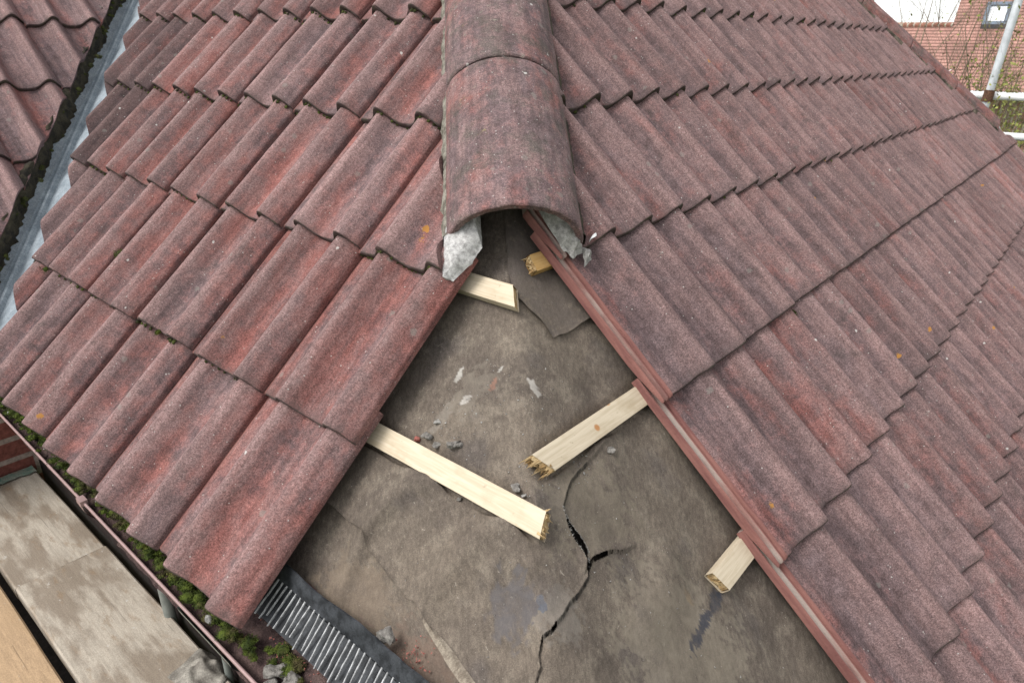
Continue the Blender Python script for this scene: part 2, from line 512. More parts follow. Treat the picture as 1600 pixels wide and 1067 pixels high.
def tile_mesh(seed, cuts=()):
    """closed shell of one double-roll tile; cuts = list of (point, normal) in tile space, the normal side is removed"""
    rg = random.Random(seed)
    ch = [(rg.uniform(0, .3), rg.uniform(.004, .012), rg.uniform(.001, .004)) for _ in range(4)]
    m = len(SEC)
    v, f = [], []
    for j, vv in enumerate(VS):
        edge = (.0042, .0016, .0002, 0, 0)[j] if j < 5 else 0
        for (u, a, b) in SEC:
            z = a - edge + .0011 * n3(u * 22 + seed, vv * 9, seed) + .0005 * n3(u * 90, vv * 60, seed + 5)
            y = vv
            if j < 4 and u > 0:
                y += (1 - j / 4) * (.0016 * n3(u * 40, seed * 3.1) + .001 * n3(u * 150, seed))
                for (cu, cw, cd) in ch:
                    y += (1 - j / 4) * cd * math.exp(-((u - cu) / cw) ** 2)
            v.append((u + .0006 * n3(vv * 30, seed, u), y, z))
    nt = len(v)
    for j, vv in enumerate(VS):
        for (u, a, b) in SEC:
            y = vv + (.0015 if j == 0 else 0)
            if u < 0: b = max(b, min(a - .004, -.0165 - .0135 * min(1, vv / .10)))   # the lock is thin where it rides on the tile below
            v.append((u, y, b))
    R = len(VS)
    for j in range(R - 1):
        for i in range(m - 1):
            a = j * m + i
            f.append((a, a + 1, a + m + 1, a + m))
            b = nt + a
            f.append((b, b + m, b + m + 1, b + 1))
        a0, a1 = j * m, j * m + m - 1
        f.append((a0, a0 + m, nt + a0 + m, nt + a0))
        f.append((a1, nt + a1, nt + a1 + m, a1 + m))
    for i in range(m - 1):
        f.append((i, nt + i, nt + i + 1, i + 1))
        e = (R - 1) * m + i
        f.append((e, e + 1, nt + e + 1, nt + e))
    me = bpy.data.meshes.new('roof_tile')
    me.from_pydata(v, [], f)
    if cuts:
        bm = bmesh.new(); bm.from_mesh(me)
        for co, no in cuts:
            bmesh.ops.bisect_plane(bm, geom=bm.verts[:] + bm.edges[:] + bm.faces[:], dist=1e-6, plane_co=co, plane_no=no, clear_outer=True)
            be = [e for e in bm.edges if e.is_boundary]
            if be:
                r = bmesh.ops.holes_fill(bm, edges=be, sides=0)
                bmesh.ops.triangulate(bm, faces=r['faces'])
        if not bm.faces:
            bm.free(); return None
        bm.to_mesh(me); bm.free()
    me.materials.append(MT)
    me.update()
    me.polygons.foreach_set('use_smooth', [True] * len(me.polygons))
    me.set_sharp_from_angle(angle=math.radians(42))
    return me


FULL = [tile_mesh(k + 1) for k in range(4)]
TILT = -.020 / .42
ORD = ['zeroth', 'first', 'second', 'third', 'fourth', 'fifth', 'sixth', 'seventh', 'eighth', 'ninth', 'tenth', 'eleventh', 'twelfth',
       'thirteenth', 'fourteenth', 'fifteenth', 'sixteenth', 'seventeenth', 'eighteenth', 'nineteenth', 'twentieth', 'twenty-first']
trg = random.Random(21)


def place_tile(side, s0, t0, me, off=(0, 0, 0), jit=1.0):
    """s0: where local u = 0 sits along the eaves"""
    X, Y, Z = basis(side)
    o = bpy.data.objects.new('roof_tile', me)
    COL.objects.link(o)
    R = Matrix((X, Y, Z)).transposed()
    th = math.atan(TILT) + trg.gauss(0, .0022) * jit
    R = R @ Matrix.Rotation(th, 3, 'X') @ Matrix.Rotation(trg.gauss(0, .0022) * jit, 3, 'Z') @ Matrix.Rotation(trg.gauss(0, .002) * jit, 3, 'Y')
    m = R.to_4x4()
    m.translation = P3(side, s0, t0, trg.uniform(-.0005, .0012) * jit, off) + Y * (trg.gauss(0, .0022) * jit)
    o.matrix_world = m
    return o


def tint(o, red, dark, lich):
    o.color = (max(0, min(1, red)), max(0, min(1, dark)), max(0, min(1, lich)), 1)


def visible(o, vlen=.36):
    """does a corner or the middle of the exposed area fall in the picture"""
    mw = o.matrix_world
    vs = [v.co for v in o.data.vertices if v.co.y < vlen and v.co.x > -.001]
    for c in vs[::9]:
        p = inpix(mw @ c)
        if p and -5 < p[0] < 1605 and -5 < p[1] < 1072: return True
    return False


def near_frame(p, m=330):
    q = inpix(p)
    return q is not None and -m < q[0] < 1600 + m and -m < q[1] < 1067 + m


def tone(red, dark):
    if dark > .62: return 'dark'
    if red > .72: return 'bright red'
    if red > .5: return 'red'
    if red > .3: return 'dull red'
    return 'purplish'


SL, SR = .6817, .7281          # left slope: right edge of the first column; right slope: left edge of the first column
VALLEY = 2.03
FARHIP = 6.05
TL = [0, .350, .709, 1.058, 1.406, 1.755, 2.10]
TR = {-3: -.955, -2: -.611, -1: -.267, 0: .070, 1: .429, 2: .767, 3: 1.113, 4: 1.467, 5: 1.812, 6: 2.16}
LROW = ['bottom course above the gutter', 'second course above the gutter', 'third course above the gutter', 'fourth course above the gutter',
        'fifth course above the gutter', 'sixth course above the gutter', 'seventh course above the gutter']
for k, t0 in enumerate(TL):
    cnt = 0
    for j in range(-2, 12):
        sr = SL + .3 * j                 # s of the right edge; u = 0 lies at sr + .3
        s_or = sr + .3
        cuts = []
        if k >= 2 and sr < (t0 + .42) * CP + .045:      # hip cut
            m = .187 if k == 2 else .045
            if s_or + .03 - t0 * CP < .20: continue     # nothing left outside the hip tile
            # keep s - t*CP > m ; s = s_or - u, t = t0 + v
            cuts.append((Vector((s_or - t0 * CP - m, 0, 0)), Vector((1, CP, 0)).normalized()))
        elif k < 2 and j < 0: continue
        if s_or + .03 > t0 * CP + VALLEY:               # valley cut: keep s - t*CP < VALLEY
            if sr > (t0 + .40) * CP + VALLEY - .02: continue
            m = VALLEY + trg.uniform(-.012, .012)
            cuts.append((Vector((s_or - t0 * CP - m, 0, 0)), Vector((-1, -CP, 0)).normalized()))
        if not near_frame(P3(-1, sr + .15, t0 + .18)): continue
        me = tile_mesh(300 + k * 20 + j, cuts) if cuts else FULL[trg.randrange(4)]
        if me is None: continue
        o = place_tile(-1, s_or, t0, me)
        red, dark, li = trg.gauss(.56, .13), trg.gauss(.30, .07), trg.uniform(.15, .6)
        vcut = s_or + .03 > t0 * CP + VALLEY
        if vcut: red -= .25; dark += .12; li += .25
        if k == 2 and sr > 2.3: dark = .95; red = .1; li = .8
        if k == 3 and vcut: dark = .75; red = .2
        if (k, j) == (0, 0): red = .85
        if (k, j) == (1, 0): red = .80
        if (k, j) in ((0, 1), (0, 2), (0, 3)): red = .55; dark = .34
        if (k, j) in ((2, 0), (1, 1)): red = .78
        tint(o, red, dark, li)
        bpy.context.view_layer.update()
        if visible(o):
            cnt += 1
            w = 'hole' if k < 2 else 'hip tiles'
            lab = f"{tone(red, dark)}{' cut' if vcut else ''} tile, left slope, {LROW[k]}, {ORD[cnt]} from the {w}"
        else:
            lab = f"tile outside the photo, left slope, {LROW[k]}, column {j + 3}"
        tag(o, lab, 'roof tile', 'red roof tiles on the left slope')

RROW = {-3: 'second course below the hole courses', -2: 'course below the three hole courses', -1: 'lowest course edging the hole',
        0: 'middle course edging the hole', 1: 'top course edging the hole',
        2: "course beside the hip opening", 3: "first course above hip opening", 4: "second course above hip opening",
        5: "topmost course in the photo", 6: 'course above the photo'}
for k, t0 in TR.items():
    cnt = 0
    for j in range(0, 20):
        s0 = SR + .3 * j                                # u = 0 at s0, right edge at s0 + .3
        cuts = []
        if k >= 2 and s0 - .03 < (t0 + .42) * CP + .045:
            if s0 + .3 - t0 * CP < .20: continue
            # keep s - t*CP > m ; s = s0 + u
            cuts.append((Vector((-(s0 - t0 * CP - .045), 0, 0)), Vector((-1, CP, 0)).normalized()))
        hi = FARHIP - .06
        if s0 + .3 > hi - (t0 + .42) * CP:
            if s0 > hi - t0 * CP - .03: continue
            cuts.append((Vector((hi - t0 * CP - s0, 0, 0)), Vector((1, CP, 0)).normalized()))
        if not near_frame(P3(1, s0 + .15, t0 + .18), 260): continue
        me = tile_mesh(700 + k * 30 + j, cuts) if cuts else FULL[trg.randrange(4)]
        if me is None: continue
        o = place_tile(1, s0, t0, me)
        red, dark, li = trg.gauss(.47, .13), trg.gauss(.40, .09), trg.uniform(.15, .7)
        if (k, j) in ((0, 1),): red = .85; dark = .36
        if (k, j) in ((1, 0), (-1, 0)): red = .22; dark = .46
        if k == 0 and j == 0: red = .42
        if k == 0 and j == 12: red = .9; dark = .1
        if k == 2 and j in (12, 13): red = .72; dark = .3
        tint(o, red, dark, li)
        bpy.context.view_layer.update()
        if visible(o):
            cnt += 1
            w = 'hole' if k in (-1, 0, 1) else ('hip tiles' if k > 1 else 'the left')
            lab = f"{tone(red, dark)} tile, right slope, {RROW[k]}, {ORD[cnt]} from {w}" if k > -3 else f"{tone(red, dark)} right-slope tile, lowest visible course, {ORD[cnt]} from the left"
        else:
            lab = f"tile outside the photo, right slope, {RROW[k]}, column {j + 1}"
        tag(o, lab, 'roof tile', 'red roof tiles on the right slope')

# the roof across the valley, parallel to the right slope
VC = 2.335
VO = (-Q * VC, Q * VC, 0)
WROW = {0: 'fourth visible course down', 1: 'third visible course down', 2: 'second visible course down', 3: 'top visible course', 4: 'course above'}
for k in range(-1, 5):
    t0 = .352 + .345 * k
    cnt = 0
    for j in range(8):
        s0 = .705 - .3 * j + .3 * 3
        hi = t0 * CP - .035
        if s0 - .0 > (t0 + .42) * CP - .05: continue
        cuts = []
        if s0 + .3 > hi:
            # keep s - t*CP < -.035
            cuts.append((Vector((t0 * CP - .035 - s0, 0, 0)), Vector((1, -CP, 0)).normalized()))
        if not near_frame(P3(1, s0 + .15, t0 + .18, 0, VO), 260): continue
        me = tile_mesh(900 + k * 30 + j, cuts) if cuts else FULL[trg.randrange(4)]
        if me is None: continue
        o = place_tile(1, s0, t0, me, VO)
        red, dark, li = trg.gauss(.36, .1), trg.gauss(.20, .05), trg.uniform(.1, .3)
        tint(o, red, dark, li)
        bpy.context.view_layer.update()
        if visible(o):
            cnt += 1
            lab = f"{tone(red, dark)} tile, far left roof, {WROW.get(k, 'lowest course')}, {ORD[cnt]} from the valley"
        else:
            lab = f"tile of the far left roof outside the photo, course {k + 2}, column {j + 1}"
        tag(o, lab, 'roof tile', 'roof tiles beyond the valley')

# ------------------------------------------------------------------ roof deck under everything (dark, closes the roof)
d = MB()
hh = -.11
for side, o3 in ((-1, (0, 0, 0)), (1, (0, 0, 0))):
    d.grid([[P3(side, t * CP + (e if side < 0 else e * max(.05, (FARHIP - .06 - 2 * t * CP) / 5.0)), t, hh, o3) for e in np.linspace(.13, 2.36 if side < 0 else 5.0, 12)] for t in np.linspace(-.02 if side < 0 else -1.2, 2.6, 12)])
d.grid([[Vector((x, y, -.13 / CP + TP * (y - abs(x)))) for x in np.linspace(-.13, .13, 9)] for y in np.linspace(-.3, 2.4, 12)])
d.grid([[P3(1, t * CP - e, t, hh - .02, VO) for e in np.linspace(0, 2.5, 6)] for t in np.linspace(-.5, 2.6, 6)])
d.grid([[P3(1, FARHIP - t * CP - .02, t, -.03) + Vector((Q, Q, -1.0)) * e for e in (0, 1.5, 3.0)] for t in np.linspace(-1.2, 2.6, 5)])
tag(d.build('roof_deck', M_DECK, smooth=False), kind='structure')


# ------------------------------------------------------------------ underlay felt
def vnoise(x, y, seed):
    rs = np.random.RandomState(seed); T = rs.rand(64, 64)
    xi, yi = np.floor(x).astype(int), np.floor(y).astype(int)
    fx, fy = x - xi, y - yi
    fx, fy = fx * fx * (3 - 2 * fx), fy * fy * (3 - 2 * fy)
    g = lambda i, j: T[i % 64, j % 64]
    return (g(xi, yi) * (1 - fx) + g(xi + 1, yi) * fx) * (1 - fy) + (g(xi, yi + 1) * (1 - fx) + g(xi + 1, yi + 1) * fx) * fy - .5


def pdist(x, y, pts):
    D = np.full(x.shape, 9.0); S = np.zeros(x.shape); A = np.zeros(x.shape)
    acc = 0
    for (x0, y0), (x1, y1) in zip(pts[:-1], pts[1:]):
        dx, dy = x1 - x0, y1 - y0
        l = math.hypot(dx, dy)
        t = np.clip(((x - x0) * dx + (y - y0) * dy) / (l * l), 0, 1)
        dd = np.hypot(x - x0 - t * dx, y - y0 - t * dy)
        m = dd < D
        D[m] = dd[m]; A[m] = (acc + t * l)[m]; S[m] = np.sign((x - x0) * dy - (y - y0) * dx)[m]
        acc += l
    return D, S, A / acc


LOWEDGE = [(-1.0, 1.31), (-.6, .905), (-.34, .638), (-.314, .606), (-.281, .558), (-.245, .508), (-.189, .432), (-.171, .404), (-.149, .373), (-.114, .321), (0, .16), (1.0, -.5)]
CRACK = [(.14, .634), (.115, .604), (.084, .573), (.068, .55), (.060, .534), (.047, .499), (.053, .486), (.066, .47), (.076, .453), (.079, .437), (.077, .42), (.058, .394),
         (.042, .378), (.029, .359), (.009, .337), (-.004, .331), (-.011, .312), (-.010, .298), (-.019, .284), (-.03, .25)]
BRANCH = [(.078, .433), (.088, .447), (.099, .455), (.124, .474), (.142, .482), (.161, .495)]
RIDGE = [(-.33, .49), (-.29, .548), (-.27, .568), (-.248, .578), (-.204, .588), (-.165, .583), (-.138, .572)]
FOLD = [(-.165, .44), (-.149, .45), (-.108, .469), (-.068, .473), (-.02, .475)]
POCKET = [(-.066, .432), (-.055, .44), (-.040, .438), (-.018, .415)]


def felt_h(x, y):
    z = -.066 / CP + TP * (y - np.sqrt(x * x + .018 ** 2) + .006)
    z += .012 * vnoise(x * 5 + 3, y * 5, 1) + .009 * vnoise(x * 14, y * 14, 2)
    lx = np.where(x < 0, (y - x), (y + x))               # shallow furrows where the felt hangs between the rafters
    z += .006 * np.sin(lx * 26 + 3 * vnoise(x * 7, y * 7, 12)) * np.clip(np.abs(x) / .12, 0, 1) * (vnoise(x * 4, y * 4, 13) + .5) + .0016 * vnoise(x * 40, y * 40, 3) + .0006 * vnoise(x * 110, y * 110, 4)
    D, S, A = pdist(x, y, RIDGE)
    sdist = -S * D
    z += .036 * np.exp(-np.maximum(sdist, 0) / .05) * (1 / (1 + np.exp(-sdist / .0045))) * np.sin(math.pi * np.clip(A, .01, .99)) ** .5 * np.exp(-np.maximum(D - .05, 0) / .05)
    D, S, A = pdist(x, y, FOLD)
    z += .024 * np.exp(-(D / .028) ** 2)
    D, S, A = pdist(x, y, POCKET)
    z += .014 * np.exp(-(D / .016) ** 2)
    D, S, A = pdist(x, y, [(-.05, .43), (-.045, .36), (-.06, .29)])
    z -= .014 * np.exp(-(D / .035) ** 2)
    D, S, A = pdist(x, y, [(.17, .40), (.215, .45), (.235, .50)])
    z += .013 * np.exp(-(D / .03) ** 2)
    side = np.where(x < 0, -1.0, 1.0)                    # the battens press the felt flat
    base = -.0690 / CP + TP * (y - np.abs(x))
    ss, tt = Q * (side * x + y), ((y - side * x) * Q - .0446) / CP
    for sd_, s0_, t0_, t1_ in ((-1, .30, .367, .4085), (-1, .57, .709, .752), (1, .385, .436, .478), (1, .575, .099, .141), (1, .65, .768, .806)):
        w = np.where(side == sd_, 1.0, 0.0) / (1 + np.exp(-np.clip((tt - t0_ + .008) / .003, -40, 40))) / (1 + np.exp(-np.clip((t1_ + .008 - tt) / .003, -40, 40))) / (1 + np.exp(-np.clip((ss - s0_) / .004, -40, 40)))
        z = z * (1 - w) + np.minimum(z, base) * w
    D, S, A = pdist(x, y, CRACK)
    z += np.where(S > 0, .0065, -.001) * np.exp(-D / .012)
    D, S, A = pdist(x, y, BRANCH)
    z += np.where(S > 0, -.001, .006) * np.exp(-(D / .013) ** 2)
    return z


def felt_sheet(name, xs, ylo, yhi, ny, lift, tear=False, curl=.003, stains=()):
    """columns at xs, rows from the lower edge ylo(x) up: the sheet's real edge is a row of the grid"""
    lo, hi = np.array([ylo(x) for x in xs]), np.array([yhi(x) for x in xs])
    if isinstance(ny, int):
        T = np.linspace(0, 1, ny)[:, None]
        if tear: T = np.unique(np.concatenate([np.arange(0, .08, .0022), np.arange(.08, .37, .0008), np.arange(.37, .6, .0022), np.linspace(.6, 1, 60)]))[:, None]
    X = np.repeat(xs[None, :], len(T), 0)
    Y = lo[None, :] + (hi - lo)[None, :] * T
    Zt = felt_h(X, Y) + lift + curl * np.exp(-((Y - lo[None, :]) / .012))
    n, m = X.shape
    me = bpy.data.meshes.new(name)
    co = np.stack([X, Y, Zt], -1).reshape(-1, 3)
    I = np.arange(n * m).reshape(n, m)
    quads = np.stack([I[:-1, :-1], I[:-1, 1:], I[1:, 1:], I[1:, :-1]], -1).reshape(-1, 4)
    if tear:
        qx, qy = co[quads].mean(1)[:, 0], co[quads].mean(1)[:, 1]
        jig = vnoise(qx * 90, qy * 90, 9) * .0022 + vnoise(qx * 300, qy * 300, 10) * .0012
        D, S, A = pdist(qx, qy, CRACK)
        yy = qy
        wid = np.full(D.shape, -.01)
        wid = np.where((qy < .50) & (qy > .425), .0008 + .0088 * np.exp(-((qy - .466) / .017) ** 2), wid)
        wid = np.where((qy < .352) & (vnoise(qx * 33, qy * 33, 5) > -.05), .0008, wid)
        kill = D + jig < wid
        D, S, A = pdist(qx, qy, BRANCH)
        kill |= D + jig * .5 < .0017 * (1 - A) + .0002
        quads = quads[~kill]
    me.from_pydata(co.tolist(), [], quads.tolist())
    rgba = np.zeros((n * m, 4)); xx, yy = co[:, 0], co[:, 1]
    for (cx, cy, rx, ry, ang, col, amt) in stains:
        ca, sa = math.cos(ang), math.sin(ang)
        a, b = (xx - cx) * ca + (yy - cy) * sa, -(xx - cx) * sa + (yy - cy) * ca
        rr = np.sqrt((a / rx) ** 2 + (b / ry) ** 2) + vnoise(xx * 60, yy * 60, 21) * .8 + vnoise(xx * 190, yy * 190, 22) * .9
        w = np.clip((1.15 - rr) / .35, 0, 1) * amt
        k = w > rgba[:, 3]
        rgba[k, :3] = col; rgba[k, 3] = w[k]
    if tear:                                             # hairline continuation of the tear, the shade inside painted into the colour
        D, S, A = pdist(xx, yy, CRACK)
        k = (((yy > .497) & (yy < .59)) | (yy < .43)) & (D + vnoise(xx * 200, yy * 200, 6) * .001 < .0008) & (vnoise(xx * 28, yy * 28, 8) > -.22)
        rgba[k] = (.012, .010, .009, 1.0)
    at = me.color_attributes.new('stain', 'FLOAT_COLOR', 'POINT')
    at.data.foreach_set('color', rgba.ravel())
    me.materials.append(M_FELT)
    me.polygons.foreach_set('use_smooth', [True] * len(me.polygons))
    o = bpy.data.objects.new(name, me); COL.objects.link(o)
    return o


lowx, lowy = zip(*LOWEDGE)
low = lambda x: float(np.interp(x, lowx, lowy)) + .0025 * n3(x * 60, 1.0) + .001 * n3(x * 260, 2.0)
xs_main = np.unique(np.concatenate([np.arange(-1.0, -.36, .01), np.arange(-.36, -.04, .0032), np.arange(-.04, .18, .0013), np.arange(.18, .20, .003), np.arange(.20, .5, .0036), np.arange(.5, 1.0, .012)]))
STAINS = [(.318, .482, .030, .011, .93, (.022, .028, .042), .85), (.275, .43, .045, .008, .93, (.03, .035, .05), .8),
          (.262, .452, .028, .035, .5, (.27, .20, .125), .45),
          (-.0015, .373, .007, .012, .2, (.08, .10, .135), .6), (0.02, .365, .035, .03, .5, (.17, .15, .13), .5),
          (-.115, .757, .012, .006, 1.2, (.42, .40, .36), .7), (-.04, .722, .008, .004, .6, (.42, .40, .36), .6),
          (.015, .677, .016, .007, -.9, (.40, .375, .34), .65), (-.09, .71, .045, .03, .4, (.18, .155, .125), .5),
          (-.14, .70, .03, .014, .7, (.22, .195, .165), .5), (-.108, .700, .012, .008, 0, (.45, .42, .38), .7),
          (-.055, .70, .012, .005, 1.2, (.27, .13, .09), .7), 
          (.10, .52, .09, .06, .6, (.16, .135, .10), .45), (.24, .40, .12, .09, .6, (.20, .17, .13), .5), (-.045, .385, .03, .035, .5, (.085, .08, .085), .7)]
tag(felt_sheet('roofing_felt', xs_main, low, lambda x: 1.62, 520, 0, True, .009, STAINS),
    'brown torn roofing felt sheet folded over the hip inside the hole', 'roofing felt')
xs_low = np.arange(-1.0, .30, .006)
tag(felt_sheet('roofing_felt', xs_low, lambda x: -x + .094 + .004 * n3(x * 20, 3) if x < 0 else .094, lambda x: low(x) + .08, 110, -.008, False, 0.0,
               [(-.30, .49, .10, .05, -.8, (.16, .12, .085), .5), (-.2, .37, .1, .04, -.8, (.15, .10, .075), .6)]),
    'lower felt strip lapped under the torn sheet, beside the eaves comb', 'roofing felt')
FLAP = [(-.0151, .90), (-.015, .882), (-.008, .844), (.017, .821), (.041, .808), (.052, .796), (.062, .783), (.099, .817), (.16, .873), (.5, 1.18)]
fx_, fy_ = zip(*FLAP)
xs_flap = np.arange(-.015, .5, .0028)
tag(felt_sheet('roofing_felt', xs_flap, lambda x: float(np.interp(x, fx_, fy_)) + .002 * n3(x * 70, 4.), lambda x: 1.62, 240, .006, False, .005,
               [(.1, .95, .2, .14, .7, (.075, .062, .055), .6)]),
    'small dark felt flap under the hip tile with a ragged lower corner', 'roofing felt')

# stitched, ribbed band where the torn sheet meets the lower strip
bpts = [(-.176, .410), (-.163, .393), (-.149, .374), (-.132, .349), (-.113, .321), (-.09, .288), (-.06, .245)]
bd = MB(); rows = []
for i in range(150):
    s = i / 149 * (len(bpts) - 1); k = min(int(s), len(bpts) - 2); fr = s - k
    x = bpts[k][0] * (1 - fr) + bpts[k + 1][0] * fr; y = bpts[k][1] * (1 - fr) + bpts[k + 1][1] * fr
    w = .0025 + .0055 * min(1, i / 70)
    z0 = float(felt_h(np.array([x]), np.array([y]))[0]) + .011
    rib = .0014 * math.sin(i * 1.6)
    tx, ty = Vector((bpts[k + 1][0] - bpts[k][0], bpts[k + 1][1] - bpts[k][1])).normalized()
    rows.append([Vector((x - ty * w * e, y + tx * w * e, z0 + TP * (tx * w * e + (-ty) * w * e) * .5 + rib * (1 - abs(e)) - .004 * abs(e))) for e in (-1, -.5, 0, .5, 1)])
bd.grid(rows)
tag(bd.build('felt_hem', mat_simple('ribbed_hem', (.16, .13, .10), (.27, .23, .18), 90, .9, .002)), 'pale ribbed hem strip along the lower lap of the torn felt', 'felt hem')


# ------------------------------------------------------------------ battens
def batten(name, side, s_end, s_in, t_lo, t_hi, mat, label, skew=0.0, split=.012, seed=1, h0=-.066, th=.0205, spikes=14, roll=0.0):
    """s_end is the broken end (towards the hip), s_in runs away under the tiles"""
    rg = random.Random(seed)
    X = Vector((side * Q, Q, 0)); _, Y, Z = basis(side)
    O = P3(side, s_end, (t_lo + t_hi) / 2, h0 + th / 2)
    R = Matrix((X, Y if X.cross(Y).dot(Z) > 0 else -Y, Z)).transposed()
    root = empty(name, O, R)
    sg = 1 if X.cross(Y).dot(Z) > 0 else -1
    w = (t_hi - t_lo) / 2
    L = s_in - s_end
    # shaft: a rounded bar with a jagged end
    ny, nz = 9, 6
    ring = []
    for k in range(ny): ring.append((-w + 2 * w * k / (ny - 1), -th / 2))
    for k in range(1, nz): ring.append((w, -th / 2 + th * k / (nz - 1)))
    for k in range(1, ny): ring.append((w - 2 * w * k / (ny - 1), th / 2))
    for k in range(1, nz - 1): ring.append((-w, th / 2 - th * k / (nz - 1)))
    def rad(y, z):
        r = .0018
        yy = max(-w + r, min(w - r, y)); zz = max(-th / 2 + r, min(th / 2 - r, z))
        dd = Vector((y - yy, z - zz))
        if dd.length > r: dd = dd.normalized() * r
        return yy + dd.x, zz + dd.y
    rows = []
    nseg = 40
    for i in range(nseg + 1):
        x = L * i / nseg
        row = []
        for (y, z) in ring:
            y2, z2 = rad(y, z)
            xx = x
            if i == 0: xx = skew * (y2 / w) * sg + (-.004 + split * .35 * n3(y2 * 200 + seed, z2 * 200))
            row.append(Vector((xx, y2 + .0006 * n3(x * 9, seed, y), z2 + .0008 * n3(x * 7, seed + 3))))
        rows.append(row)
    m = MB(); m.grid(rows, closed=True)
    n0 = len(ring)
    m.f.append(tuple(nseg * n0 + k for k in range(n0)))
    m.build('shaft', mat, root, angle=50)
    # splintered end grain: a rough face plus torn slivers
    e = MB(); gy, gz = 17, 10
    G = []
    for a in range(gy):
        r = []
        for b in range(gz):
            y = -w + .0008 + (2 * w - .0016) * a / (gy - 1); z = -th / 2 + .0008 + (th - .0016) * b / (gz - 1)
            dep = split * (.9 * abs(n3(y * 330, z * 90, seed)) + .7 * abs(n3(y * 120 + 5, z * 200, seed + 2)))
            if a in (0, gy - 1) or b in (0, gz - 1): dep = -.002
            r.append(Vector((skew * (y / w) * sg - dep, y, z)))
        G.append(r)
    e.grid(G)
    for _ in range(spikes):
        y, z = rg.uniform(-w, w) * .92, rg.uniform(-th / 2, th / 2) * .88
        l = rg.uniform(.5, 1.5) * split
        x0 = skew * (y / w) * sg + .003
        a, b = rg.uniform(.0012, .0035), rg.uniform(.0008, .002)
        dy, dz = rg.gauss(0, .003), rg.gauss(0, .003)
        e.add([(x0, y - a, z - b), (x0, y + a, z - b), (x0, y + a, z + b), (x0, y - a, z + b), (x0 - l * .7, y + dy * .6 + a * .3, z + dz * .6 + b * .3), (x0 - l, y + dy, z + dz)],
              [(0, 1, 4), (1, 2, 4), (2, 3, 4), (3, 0, 5), (0, 4, 5), (3, 5, 2), (2, 5, 4)])
    e.build('splintered_end', M_SPLIT, root, angle=25)
    if roll: root.rotation_euler.rotate_axis('X', roll)
    tag(root, label, 'batten', 'snapped pale roofing battens')
    return root


batten('roofing_batten', -1, .312, 1.35, .367, .4085, M_PINE, 'long pale batten from under the left tiles, two orange knots, splintered end', skew=.006, split=.010, seed=3)
batten('roofing_batten', -1, .588, 1.35, .709, .752, M_PINE, 'short stub batten below the white mortar, left side of the hole', skew=.016, split=.005, seed=5, spikes=5)
batten('roofing_batten', 1, .396, 1.45, .436, .478, M_PINE, 'cream batten from under the right tiles with a badly splintered end', skew=-.012, split=.026, seed=8, spikes=26)
batten('roofing_batten', 1, .588, 1.45, .099, .141, M_PINE, 'short square-cut batten stub at the lower right of the hole', skew=-.006, split=.004, seed=11, spikes=4)
batten('roofing_batten', 1, .662, 1.45, .768, .806, M_PINE_O, 'small orange snapped batten stub under the right side of the hip tile', skew=.004, split=.013, seed=14, spikes=14)

# ------------------------------------------------------------------ hip tiles
HX, HY, HZ = Vector((1, 0, 0)), Vector((0, math.cos(BETA), math.sin(BETA))), Vector((0, -math.sin(BETA), math.cos(BETA)))


def hip_tile(origin, X, Y, Z, seed, length=.45, rw=.136, rh=.112, th=.015):
    """half-round ridge tile as one shell, origin at the centre of its lower edge line"""
    na, nl = 44, 26
    ve = [0, .002, .006] + [.015 + (length - .02) * i / nl for i in range(nl + 1)] + [length]
    v, f = [], []
    for inner in (0, 1):
        for j, y in enumerate(ve):
            e = (.004, .0012, 0)[j] if j < 3 else (.003 if j == len(ve) - 1 else 0)
            for k in range(na + 1):
                a = math.pi * k / na
                d = .0012 * n3(math.cos(a) * 4, y * 9, seed) + .0006 * n3(math.cos(a) * 19, y * 40, seed)
                yy = y + (.0025 * n3(a * 9, seed) + .0012 * n3(a * 31, seed) if j < 3 else 0)
                if inner: v.append(((rw - th) * math.cos(a), yy + (.002 if j == 0 else 0), (rh - th) * math.sin(a) - (.0 if 0 < k < na else .0)))
                else: v.append(((rw + d - e) * math.cos(a), yy, (rh + d - e) * math.sin(a)))
    m = na + 1; R = len(ve); nt = m * R
    for j in range(R - 1):
        for k in range(na):
            a = j * m + k
            f.append((a, a + m, a + m + 1, a + 1)); b = nt + a; f.append((b, b + 1, b + m + 1, b + m))
        for k in (0, na):
            a = j * m + k; f.append((a, nt + a, nt + a + m, a + m) if k == 0 else (a, a + m, nt + a + m, nt + a))
    for k in range(na):
        f.append((k, k + 1, nt + k + 1, nt + k)); a = (R - 1) * m + k; f.append((a, nt + a, nt + a + 1, a + 1))
    o = mk('hip_tile', v, f, MH, angle=45)
    mm = Matrix((X, Y, Z)).transposed().to_4x4(); mm.translation = origin
    o.matrix_world = mm
    return o


hl = ['bottom half-round hip tile with its open end over the hole', 'half-round hip tile above the curved joint, cut by the photo top', 'upper half-round hip tile beyond the top of the photo', 'higher half-round hip tile outside the photo', 'highest half-round hip tile outside the photo']
for i in range(5):
    o = hip_tile(HY * (1.063 + .4545 * i) + HZ * (-.060 + .0015 * i), (HX + HY * (.004 * (i - 1))).normalized(), HY, HZ, 31 + i)
    tint(o, .34 + .04 * i, .26 + .02 * i, (.85, 1.0, .9, .9, .9)[i])
    tag(o, hl[i], 'hip tile', 'half-round tiles along the near hip')

